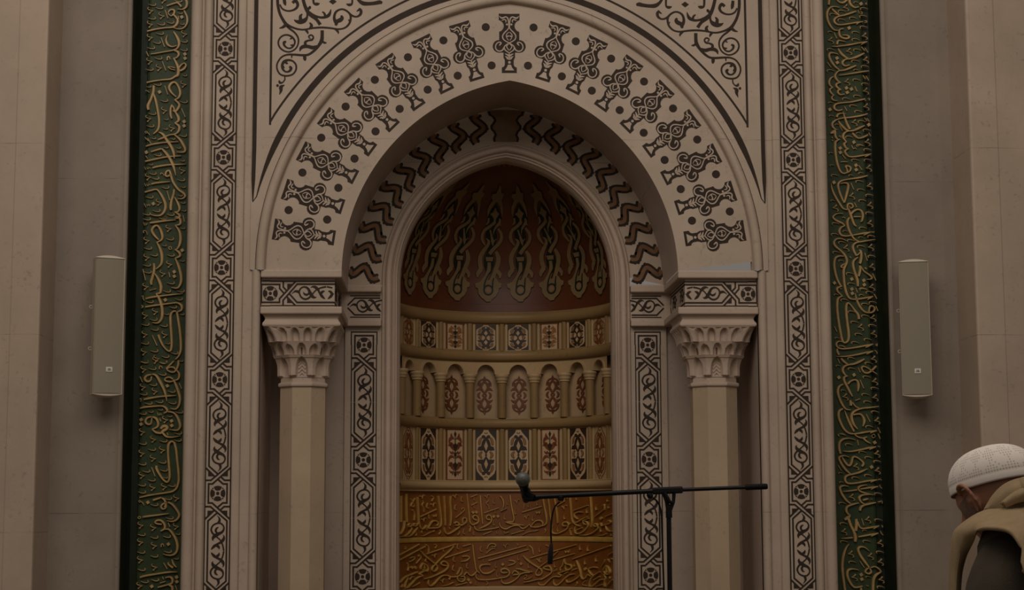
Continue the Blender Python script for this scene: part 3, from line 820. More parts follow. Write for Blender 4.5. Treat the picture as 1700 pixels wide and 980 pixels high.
# ---- upright strips between the tiles
POS = {0: 'middle of the niche', 18: 'first %s of the middle', 36: 'second %s of the middle', 54: 'third %s of the middle', 72: 'against the %s edge'}
for row, z0, z1 in (('upper', Zn(1.036), Zn(1.212)), ('lower', Zn(.199), Zn(.532))):
    for a in (-72, -54, -36, -18, 0, 18, 36, 54, 72):
        M = facet(R_(a)); pl = POS[abs(a)]; pl = pl % side(a) if '%' in pl else pl
        t = thing('divider_strip', '%s ribbed stone strip between tiles of the %s row, %s' % ('short' if row == 'upper' else 'tall', row, pl), 'strip', tuple(NP(R_(a), z0)), 'strips between the %s tiles' % row)
        b = MB(); b.grid([[M(-.017*math.cos(R_(q)), z, .009*(q not in (0, 180))+.014*math.sin(R_(q))+.0015*(q in (0, 180))) for z in (z0, z1)] for q in range(0, 181, 20)]); b.build('roll', 'niche_stone', t, smooth=True)
        for q in (-1, 1):
            b = MB(); u0 = q*.030
            b.grid([[M(u, z, h) for z in (z0, z1)] for u, h in ((u0-.009, .0025), (u0-.009, .008), (u0-.006, .012), (u0+.006, .012), (u0+.009, .008), (u0+.009, .0025))]); b.build('fillet', 'niche_pale', t)
# ---- little blind arcade
AR = thing('blind_arcade', 'curved row of small round arches resting on the little columns', 'arcade', (0, NY+NB, Zn(.88)))
DA = .014; step = R_(18)
def NPu(tc, u, z, d): return NP(tc+u/NA, z, d)
for a in (-63, -45, -27, -9, 9, 27, 45, 63):
    tc = R_(a); zs, zt = Zn(.884), Zn(.9615); hw = step*NA/2
    A = [(-.060, zs)]+[(-.060*math.cos(R_(q)), zs+.062*math.sin(R_(q))) for q in range(0, 181, 10)][1:-1]+[(.060, zs)]
    O_ = []
    for i, (u, z) in enumerate(A):
        f = i/(len(A)-1)
        O_.append((u/.060*hw, zt) if 0 < i < len(A)-1 else ((-hw if i == 0 else hw), zs))
    O_[0] = (-hw, zs); O_[-1] = (hw, zs)
    b = MB()
    b.grid([[NPu(tc, u, z, -.0395) for u, z in A], [NPu(tc, u, z, DA) for u, z in A], [NPu(tc, u*.5+p*.5, z*.5+q*.5, DA) for (u, z), (p, q) in zip(A, O_)], [NPu(tc, u, z, DA) for u, z in O_]])
    b.add([NPu(tc, -hw, zs, DA), NPu(tc, O_[1][0], zt, DA), NPu(tc, -hw, zt, DA)], [(0, 1, 2)]); b.add([NPu(tc, hw, zs, DA), NPu(tc, O_[-2][0], zt, DA), NPu(tc, hw, zt, DA)], [(0, 1, 2)])
    B1 = [(-.062*math.cos(R_(q)), zs+.064*math.sin(R_(q))) for q in range(0, 181, 10)]; B2 = [(-.080*math.cos(R_(q)), zs+.0755*math.sin(R_(q))) for q in range(0, 181, 10)]
    sp = b.build('spandrel', 'niche_pale', AR)
    b = MB(); b.grid([[NPu(tc, u, z, d) for u, z in B] for B, d in ((B1, DA-.002), (B1, DA+.006), (B2, DA+.006), (B2, DA-.002))])
    b.build('archivolt', 'niche_pale', sp)
for a in (-72, -54, -36, -18, 0, 18, 36, 54, 72):
    pl = POS[abs(a)]; pl = pl % side(a) if '%' in pl else pl
    c = NP(R_(a), 0, .0085); z0 = Zn(.602); zh = Zn(.885)
    t = thing('colonnette', 'small warm stone column of the niche arcade, %s' % pl, 'column', (c.x, c.y, z0), 'little columns in the niche')
    b = MB(); b.lathe([(.0285, z0), (.0285, Zn(.832))], (c.x, c.y, 0), 20); b.build('shaft', 'niche_stone', t, smooth=True)
    b = MB(); b.lathe([(.0295, Zn(.826)), (.034, Zn(.829)), (.0345, Zn(.834)), (.034, Zn(.838)), (.036, Zn(.841)), (.040, Zn(.846)), (.041, Zn(.852)), (.040, Zn(.857)), (.041, Zn(.860)), (.046, Zn(.866)), (.0475, Zn(.873)), (.046, Zn(.880)), (.044, zh-.003)], (c.x, c.y, 0), 24); b.build('capital', 'niche_pale', t, smooth=True)
MED = [[(3,-208,16),(26,-228,16),(66,-208,18),(92,-168,18),(98,-128,6)],[(6,-196,20),(42,-156,28),(52,-106,28),(28,-66,24),(0,-30,18),(-30,0,14)],[(34,-78,18),(76,-92,30),(122,-64,5)],[(60,-48,6),(92,-6,26),(62,50,6)],[(60,-180,14),(74,-150,14),(78,-128,6)]]
for a in (-63, -45, -27, -9, 9, 27, 45, 63):
    M = facet(R_(a), -.041); zc = Zn(.752); k = .000453
    o = Orn(M, h=.0052, base=.0028, XF=lambda x, y: (x*k, zc-y*k*1.02), wscale=k)
    t = thing('medallion', 'red-brown knotwork medallion under a niche arch, %s, %s side' % (ORD[abs(a)], side(a)), 'inlay', tuple(NP(R_(a), zc-.13)), 'medallions under the little arches')
    for l in [[(x, y, w*1.3) for x, y, w in l_] for l_ in MED]:
        for q in (l, m_x(l), m_y(l), m_x(m_y(l))): o.stroke(q)
    for sy in (-1, 1): o.poly([(0, sy*-282), (22, sy*-240), (0, sy*-228), (-22, sy*-240)])
    o.build('edge', 'tile_black' if False else 'dome_red', t)
    o = Orn(M, h=.0067, base=.004, XF=lambda x, y: (x*k, zc-y*k*1.02), wscale=k*.5)
    for l in [[(x, y, w*1.3) for x, y, w in l_] for l_ in MED]:
        for q in (l, m_x(l), m_y(l), m_x(m_y(l))): o.stroke(q)
    o.build('knot', 'tile_red', t)

# ---- painted half dome
DC, DR, DZ0, DZ1 = .0918, .7868, CZ+1.3155, Zn(1.43)
DL1 = DZ1-DZ0; DLM = DL1+DR*math.acos(DC/DR)
def dome_rr(l):
    if l < DL1: return .695, DZ0+l, 0.0
    ph = min((l-DL1)/DR, math.acos(DC/DR)); return -DC+DR*math.cos(ph), DZ1+DR*math.sin(ph), ph
def DP(t, l, h=0.0):
    r, z, ph = dome_rr(l); r -= h*math.cos(ph)
    return Vector((r*math.sin(t), NY+r*NB/NA*math.cos(t), z-h*math.sin(ph)))
b = MB(); b.grid([[DP(t, DLM*k/48) for t in TS] for k in range(49)])
DM = thing('half_dome', 'painted red-brown half dome of the niche with hanging beige drop motifs', 'dome', (0, NY+NB, DZ0))
b.build('shell', 'dome_red', DM, smooth=True)
b = MB(); b.grid([[DP(t, l, h) for t in TS] for l, h in ((.0, .0008), (.0, .008), (.052, .008), (.054, .0008))]); b.build('skirting', 'dome_red', DM, smooth=True)
def project(P):
    d = P-CAM; zc = d.dot(FW); return 850+F_PX*d.dot(RT)/zc, 490-F_PX*d.dot(UP)/zc
def inv_dome(px, py, t=-.15, l=.4):
    for _ in range(25):
        x, y = project(DP(t, l)); ex, ey = px-x, py-y
        if abs(ex)+abs(ey) < 1e-3: break
        xa, ya = project(DP(t+1e-4, l)); xb, yb = project(DP(t, l+1e-4))
        a, c, b_, d = (xa-x)/1e-4, (ya-y)/1e-4, (xb-x)/1e-4, (yb-y)/1e-4
        D = a*d-b_*c; t += max(-.2, min(.2, (ex*d-b_*ey)/D)); l += max(-.15, min(.15, (a*ey-c*ex)/D)); l = min(max(l, .0), DLM*.97)
    return t, l
T0 = R_(-9)
def XD(x, y):
    t, l = inv_dome(655+x/8.523, 250+y/8.523); return ((t-T0)*NA, l)
c2, c3 = 937.5, 1875.0
D_BEIGE_P = [[(1490,470),(1508,500),(1512,590),(1546,600),(1534,655),(1516,690),(1532,780),(1532,880),(1518,952),(1508,860),(1485,770),(1448,712),(1410,745),(1362,815),(1334,880),(1312,935),(1308,850),(1330,780),(1385,695),(1366,640),(1382,605),(1436,600)],
 [(1425,795),(1446,850),(1482,890),(1462,912),(1434,960),(1428,1010),(1414,1050),(1392,1040),(1398,1000),(1404,960),(1378,915),(1348,890),(1392,868)],
 [(1283,c2+568),(1395,c2+568),(1385,c2+628),(1296,c2+628)],
 [(1130,c3+10),(1140,c3+60),(1175,c3+82),(1182,c3+150),(1222,c3+210),(1265,c3+238),(1292,c3+268),(1355,c3+268),(1372,c3+236),(1430,c3+192),(1466,c3+130),(1472,c3+80),(1508,c3+62),(1518,c3+10),(1470,c3-10),(1440,c3-60),(1400,c3-90),(1370,c3-40),(1270,c3-40),(1215,c3-20)]]
D_BEIGE_S = [[(1425,c2+60,46),(1355,c2+125,44),(1275,c2+180,46),(1237,c2+250,48),(1240,c2+325,46),(1278,c2+402,16)],
 [(1462,c2+160,34),(1508,c2+235,46),(1508,c2+315,48),(1466,c2+385,50),(1400,c2+450,52),(1340,c2+525,56)],
 [(1488,c2+20,26),(1484,c2+80,44),(1440,c2+130,36),(1406,c2+185,20),(1394,c2+252,5)],[(1478,c2+90,30),(1508,c2+124,6)],
 [(1330,c2+10,30),(1322,c2+70,34),(1284,c2+108,6)],
 [(1350,c2+178,20),(1368,c2+260,28),(1384,c2+345,44),(1390,c2+408,6)],[(1392,c2+352,24),(1442,c2+308,5)],
 [(1290,c2+298,5),(1330,c2+345,40),(1312,c2+405,46),(1255,c2+480,60),(1210,c2+570,66),(1206,c2+660,68),(1225,c2+745,66)],[(1225,c2+735,70),(1175,c2+800,60),(1168,c2+855,20)],
 [(1432,c2+485,40),(1466,c2+570,66),(1464,c2+650,68),(1434,c2+740,66),(1400,c2+830,60),(1362,c2+920,60)],[(1432,c2+750,60),(1488,c2+815,54),(1488,c2+872,22)],
 [(1335,c2+645,48),(1332,c2+740,56),(1300,c2+840,66),(1240,c2+930,70),(1200,c2+960,40)]]
D_DARK_P = [[(1440,760),(1480,850),(1520,960),(1480,1010),(1440,1060),(1380,1060),(1340,1000),(1318,950),(1370,850)]]
D_DARK_S = [[(1375,c2+110,60),(1370,c2+200,150),(1370,c2+300,170),(1370,c2+380,120),(1340,c2+470,60)],[(1340,c2+480,60),(1340,c2+590,140),(1335,c2+690,140),(1320,c2+780,70),(1300,c2+860,50)]]
def dome_orn(t0, h, base): return Orn(lambda u, v, hh: tuple(DP(t0+u/NA, v, hh)), h=h, base=base, maxedge=.035)
# trace once, then repeat round the dome
class Rec:
    def __init__(s): s.it = []
    def poly(s, pts): s.it.append(('p', [XD(*p) for p in pts]))
    def stroke(s, pts): 
        P = catmull(pts, 4) if len(pts) > 2 else pts
        Q = []
        for x, y, w in P:
            u, l = XD(x, y); Q.append((u, l, w*.000453*(.45+.55*.695/max(.25, dome_rr(l)[0]))))
        s.it.append(('s', Q))
    def play(s, o):
        for k, q in s.it:
            if k == 'p': o.poly(q)
            else: o.stroke(q, smooth=False)
rb, rd, rg, rp = Rec(), Rec(), Rec(), Rec()
for p in D_BEIGE_P: rb.poly(p)
for p in D_BEIGE_S: rb.stroke(p)
for p in D_DARK_P: rd.poly(p)
for p in D_DARK_S: rd.stroke(p)
ring_pts = [(1322+62*math.cos(2*math.pi*k/18), c3+104+66*math.sin(2*math.pi*k/18), 24) for k in range(19)]
rg.stroke(ring_pts)
rg.stroke([(1262,c3+70,24),(1276,c3-10,20),(1310,c3-90,18),(1370,c3-180,18)]); rg.stroke([(1384,c3+70,24),(1386,c3-10,20),(1400,c3-70,14)])
rp.poly([(1322+34*math.cos(2*math.pi*k/14), c3+104+36*math.sin(2*math.pi*k/14)) for k in range(14)])
for a in (-81, -63, -45, -27, -9, 9, 27, 45, 63, 81):
    t0 = R_(a); nm = 'drop_motif'
    o = dome_orn(t0, .0105, .0065); rb.play(o); m = o.build(nm, 'dome_beige', DM)
    o = dome_orn(t0, .0080, .0); rd.play(o); o.build('dark_ground', 'dome_dark', m)  # black-green painted fill inside the loops of the motif
    o = dome_orn(t0, .0125, .009); rg.play(o); o.build('dark_ring', 'dome_dark', m)
    o = dome_orn(t0, .0125, .009); rp.play(o); o.build('bead', 'dome_pink', m)
    

for k in range(-8, 9):
    o = dome_orn(R_(10.5*k), .006, .0); o.stroke([(0, DLM-.20, .004), (0, DLM-.185, .055), (0, DLM-.12, .075), (0, DLM-.02, .09)], smooth=False); o.build('crown_ray', 'dome_beige', DM)

# ---- lettered boards on the niche wall
NI = {}
for key, z0, z1, lab in (('upper', Zn(-.1505), Zn(.1325), 'upper curved copper-brown board of gilt Arabic lettering in the niche'), ('lower', Zn(-.465), Zn(-.1875), 'lower curved copper-brown board of gilt Arabic lettering in the niche')):
    t = thing('inscription', lab, 'inscription', (0, NY+NB, z0)); NI[key] = t
    b = MB(); b.grid([[NP(q, z, d) for q in TS] for z, d in ((z0, .0008), (z0, .006), (z1, .006), (z1, .0008))]); b.build('board', 'copper_board', t, smooth=True)
# ================================================================== gilt lettering, traced stroke by stroke
# every block: (origin x, origin y, words, V ticks, C commas, D dots, L dashes, X other small marks); '-' in front of a comma = small
V_ST = [[(-14,-44,7),(-32,-40,10),(-30,-22,12),(-2,-6,12),(40,0,7)], [(40,0,7),(6,18,13),(-14,40,24)]]
C_ST = [[(-50,-3,5),(-12,13,10),(28,16,14),(47,4,14),(38,-17,6)]]
def rot(st, q):
    f = {0: lambda x, y: (x, y), 180: lambda x, y: (-x, -y), 90: lambda x, y: (-y, x)}[q]
    return [[(*f(x, y), w) for x, y, w in s] for s in st]
LB = [
(220,0,[
 [[(690,-20,34),(712,40,44),(700,100,36),(650,130,18),(585,125,8)],[(450,85,20),(520,60,24),(590,45,26),(640,95,30)]],
 [[(675,145,24),(715,230,34),(712,310,34),(670,370,22),(600,385,16),(530,365,10)]],
 [[(470,165,20),(500,135,26),(545,140,30),(545,180,30),(510,215,16),(475,190,14),(470,165,14)],[(540,200,24),(590,260,36),(580,320,40),(530,360,28),(430,370,22),(320,385,24),(230,405,26),(195,415,22)]],
 [[(458,465,8),(440,530,26),(465,590,34),(520,615,20),(580,600,14)],[(540,420,16),(590,500,40),(610,570,40),(590,630,30),(540,660,22),(430,680,20),(320,700,20),(240,712,14)],[(545,665,16),(590,680,36),(605,720,34),(575,760,20),(540,765,14)],[(540,765,20),(575,830,34),(600,900,44),(594,980,44),(560,1001,34),(500,1036,26),(400,1046,22),(290,1061,22),(190,1081,24)],[(600,900,30),(640,850,24),(680,830,20),(700,860,30),(670,905,36),(620,930,30)],[(465,880,12),(510,880,12),(560,895,14)],[(465,880,10),(500,905,14),(560,920,14)]]],
 [(235,145),(380,215),(230,325),(228,495),(675,450),(222,805),(345,890),(400,10)],
 [(260,62),(350,105),(255,240),(375,315),(495,293),(-625,175),(-648,315),(360,438),(320,555),(245,625),(340,760),(225,905),(670,540),(670,650),(600,15)],
 [(645,228),(685,710),(687,765)],[(427,135,465,245),(598,215,607,255),(375,495,420,615),(183,675,213,740),(392,805,437,925)],
 [[(455,790,20),(458,750,22),(480,745,20),(495,780,10)]]),
(220,120,[
 [[(575,330,14),(510,270,30),(480,205,36),(510,150,36),(560,140,30),(605,200,34),(625,280,38),(600,340,30),(550,365,16)],[(555,365,24),(610,420,34),(600,470,40),(560,520,26),(530,500,16)],[(520,430,30),(500,480,30),(500,560,36),(515,610,24)],[(510,435,26),(535,460,24),(560,520,24),(600,590,40),(600,640,36),(555,665,16)],[(555,665,20),(610,710,38),(605,770,36),(560,810,22),(480,825,20),(400,860,30),(335,885,18)]],
 [[(280,180,34),(275,260,40),(245,350,36),(205,440,44),(212,495,36)],[(265,250,16),(305,370,34),(335,520,34),(350,650,32),(335,750,32),(275,810,16)],[(345,785,14),(400,815,36),(450,890,40),(510,980,40),(540,1060,36),(548,1130,10)],[(550,820,20),(620,880,34),(670,960,40),(690,1010,36),(670,1045,26),(580,1045,10)]],
 [[(180,970,20),(260,945,26),(380,925,22),(500,915,18),(605,912,8)]]],
 [(665,165),(415,505),(210,610),(515,735)],
 [(-680,45),(330,160),(-215,190),(415,370),(670,385),(260,540),(235,700),(-440,615),(-430,740),(660,825),(-275,862),(-530,868)],
 [(355,262),(675,648),(675,703)],[(422,180,462,295),(640,475,690,590),(165,850,210,900),(200,865,245,935)],
 [[(172,250,8),(185,240,10),(200,250,10),(222,270,8)],[(165,785,10),(182,773,10),(197,785,10),(182,797,10),(166,787,8)],[(195,790,10),(215,805,12),(230,828,6)]]),
(220,240,[
 [[(245,100,26),(310,80,26),(380,60,26)],[(385,60,24),(450,130,40),(500,210,40),(540,300,36),(568,410,8)]],
 [[(170,225,26),(260,205,30),(400,175,24),(520,160,20),(640,155,10)]],
 [[(265,310,26),(340,290,28),(480,270,24),(600,265,20),(700,262,8)],[(500,400,30),(460,420,26),(432,405,28),(445,360,30),(480,345,28),(500,390,32),(530,490,34),(600,590,32),(670,640,34),(688,680,30),(650,710,20),(590,712,8)],[(250,520,24),(320,505,26),(420,495,20),(495,490,10)]],
 [[(165,625,24),(240,605,26),(310,590,22),(350,620,26),(400,700,36),(432,790,40),(420,870,38),(370,925,26),(290,930,18),(225,910,8)]],
 [[(545,590,30),(535,660,34),(510,740,36),(500,820,40),(505,860,30)],[(550,690,14),(590,760,30),(615,830,36),(600,875,26),(550,885,14)],[(560,885,20),(615,925,36),(605,960,28),(555,965,12)]]],
 [(650,345),(205,430),(345,760)],
 [(330,135),(-600,45),(-440,40),(-240,262),(-650,212),(265,378),(300,440),(635,460),(430,560),(225,685),(-660,555),(-625,665),(-660,760),(-670,862),(315,862),(500,912),(400,960),(190,905)],
 [(185,105),(275,775)],[(452,605,487,730),(662,925,680,1010)],
 [[(160,295,8),(180,335,8)],[(190,300,8),(205,325,8),(220,305,8),(235,320,8)],[(160,510,8),(180,550,8)],[(190,520,8),(205,545,8),(220,520,8),(235,535,8)],[(155,770,8),(180,825,8)],[(190,780,8),(200,805,8),(215,780,8),(225,805,8),(235,785,8)],[(175,150,12),(200,190,10)],[(370,395,12),(375,375,16),(400,385,10),(410,410,8)]]),
(215,360,[
 [[(600,5,14),(650,15,26),(668,70,36),(655,105,28),(600,115,12)],[(600,115,16),(650,190,34),(668,280,42),(655,370,36),(620,425,22),(590,430,10)],[(595,430,16),(650,470,36),(660,515,34),(600,545,14)],[(600,545,18),(640,640,38),(672,760,40),(672,860,38),(630,930,26),(550,925,10)]],
 [[(270,85,28),(340,75,30),(450,60,24),(610,45,10)]],
 [[(385,305,16),(330,250,32),(295,185,38),(320,135,34),(365,120,26),(405,170,34),(430,250,36),(420,305,28),(355,340,14)],[(365,345,18),(405,430,38),(425,520,40),(415,620,34),(350,685,14)],[(322,610,28),(325,690,36),(305,780,40),(285,850,40),(290,890,24)],[(330,740,16),(375,810,34),(410,900,40),(410,960,38),(400,995,30),(350,1003,14)],[(350,1006,20),(385,1061,34),(420,1161,40),(430,1261,40),(415,1341,36),(370,1386,24),(300,1381,10)]]],
 [(510,160),(225,315),(225,535),(520,625),(435,745),(210,915)],
 [(230,30),(440,22),(530,290),(245,410),(-455,375),(-695,150),(320,497),(540,500),(-690,575),(230,630),(240,720),(540,862),(490,968),(670,968)],
 [(690,440),(585,720),(587,778)],[(178,685,212,830),(515,725,530,790),(265,965,350,940)],
 [[(185,75,8),(205,120,8)],[(215,85,8),(222,110,8),(240,90,8)],[(190,215,14),(185,190,14),(210,185,12),(230,215,10),(235,240,8)],[(525,430,14),(515,400,14),(540,395,12),(550,425,10),(530,430,10)]]),
(215,480,[
 [[(215,130,24),(300,110,28),(450,90,22),(580,75,20),(700,65,8)]],
 [[(210,238,22),(300,222,26),(430,205,22),(560,188,20),(630,185,22),(680,220,36),(680,275,32),(630,300,20)],[(620,300,30),(640,420,34),(660,560,36),(672,700,36),(668,810,34),(640,880,26),(600,920,16)],[(610,295,22),(575,295,26),(540,340,36),(538,450,36),(548,600,36),(552,720,34),(540,800,32),(500,805,22),(440,740,26),(400,660,30),(380,600,36)]]],
 [(335,300),(205,350),(460,600),(200,595),(190,825),(355,910)],
 [(645,130),(265,165),(570,235),(-485,328),(-685,330),(315,395),(210,460),(450,475),(330,525),(205,705),(-500,708),(325,805),(590,832),(470,878),(200,945),(440,958),(-670,935)],
 [(470,145)],[(300,605,360,740),(265,20,320,5)],
 [[(160,95,10),(180,95,12),(180,125,12),(195,155,8)],[(160,215,14),(180,235,14),(160,250,10)]]),
(210,600,[
 [[(620,0,24),(570,50,24),(520,100,26)],[(680,-10,30),(675,60,34),(640,130,28),(590,145,22),(530,110,22),(570,80,20),(620,85,24),(640,110,20)],[(660,120,16),(690,170,32),(680,230,30),(640,250,18)],[(640,250,16),(570,270,26),(510,255,24),(510,225,18),(560,210,22),(610,235,24)],[(615,240,26),(650,320,34),(685,420,38),(700,500,36),(685,580,32),(640,625,22),(575,615,10)]],
 [[(330,175,16),(270,190,30),(240,230,34),(270,265,28),(315,255,24),(330,200,22)],[(340,170,18),(390,190,30),(440,270,38),(490,370,36),(515,450,26),(530,525,6)]],
 [[(230,500,24),(300,485,30),(420,465,24),(540,455,22),(650,450,8)]],
 [[(180,615,18),(240,600,28),(350,590,22),(460,585,20),(510,605,30),(535,650,30),(490,680,14)],[(545,660,18),(610,670,24),(660,720,32),(695,800,40),(700,860,36),(660,900,24),(560,890,8)]],
 [[(330,725,20),(275,740,28),(250,785,32),(275,820,28),(320,815,24),(335,740,20)],[(340,725,20),(390,750,32),(415,810,34),(400,860,28),(335,885,14)],[(340,890,20),(390,930,30),(460,940,24)],[(450,880,30),(480,850,40),(520,850,40),(530,880,40),(480,910,40),(455,930,24)],[(460,930,26),(475,935,30),(520,981,26),(600,991,18),(710,971,8)]]],
 [(225,110),(215,340),(370,395),(505,765),(205,925),(378,-5)],
 [(240,10),(485,12),(340,95),(470,168),(350,303),(590,390),(225,425),(430,525),(600,540),(290,545),(-445,630),(-320,657),(215,678),(690,660),(-565,715),(675,935)],
 [(535,322),(195,762),(193,820),(590,778),(593,838)],[(178,200,210,275),(690,285,720,360),(435,745,450,785),(530,930,545,965)],
 [[(430,105,16),(435,70,18),(460,70,14),(470,95,8)],[(175,495,10),(185,485,12),(195,505,10),(185,530,8)],[(405,670,8),(415,710,8)],[(425,685,8),(435,705,8),(445,680,8),(458,705,8)]]),
(210,720,[
 [[(625,115,34),(650,220,34),(665,360,34),(680,500,34),(682,620,34),(655,710,32),(600,755,26),(500,775,22),(400,790,20),(280,810,24),(175,835,16)],[(625,120,22),(590,105,28),(550,150,36),(545,260,32),(555,400,32),(565,520,32),(560,600,30),(530,635,24),(480,600,24),(430,530,28),(395,460,34),(395,420,34)]],
 [[(350,870,30),(410,850,26),(460,835,20)],[(465,840,20),(500,870,28),(515,920,30),(500,960,24)],[(520,900,18),(470,925,26),(455,960,24),(480,985,22),(520,960,24),(510,880,20)],[(545,895,20),(600,925,30),(650,985,32),(690,1060,34),(660,1120,30),(600,1145,22),(530,1135,10)]]],
 [(350,80),(200,262),(465,218),(345,328),(200,550),(340,708),(490,698),(650,845)],
 [(215,128),(485,95),(335,205),(670,85),(210,395),(470,372),(260,488),(490,475),(330,603),(-510,572),(205,668),(590,675),(205,762),(365,925),(545,845)],
 [(282,897)],[(330,440,375,560)],
 [[(160,885,10),(170,872,10),(185,880,10),(178,897,10),(162,890,8)],[(185,885,10),(215,905,12),(230,938,6)]]),
(210,855,[
 [[(215,30,24),(300,18,26),(480,-5,18),(560,-15,8)]],
 [[(465,125,20),(410,120,22),(375,100,20),(400,75,26),(450,75,26),(495,120,32),(500,180,30),(450,212,20)],[(505,190,14),(550,190,22),(600,240,30),(650,330,36),(668,420,38),(650,490,32),(600,525,24),(530,525,18),(480,510,8)]],
 [[(595,580,14),(615,640,26),(655,685,10)],[(610,690,30),(570,665,24),(545,635,22),(555,620,20)]],
 [[(180,815,26),(250,795,28),(400,770,24),(550,748,22),(665,745,8)]],
 [[(510,818,16),(570,810,20),(600,840,34),(595,890,30),(540,910,20),(470,930,22),(410,945,14)],[(550,910,18),(595,940,34),(600,1000,34),(590,1060,30)]]],
 [(185,140),(350,170),(645,155),(180,360),(360,405),(178,590),(365,685),(170,925)],
 [(565,40),(200,255),(365,290),(530,280),(-670,248),(195,485),(540,475),(365,535),(-650,568),(200,710),(240,868),(375,845)],
 [(548,382),(655,812),(658,870),(332,932)],[(545,105,568,158),(485,625,532,705),(470,805,485,840),(440,890,510,868),(640,920,660,980)],
 [[(455,420,16),(458,385,18),(480,385,14),(490,415,8)],[(150,35,10),(170,22,12),(190,38,12),(170,52,12),(150,38,10)]])]
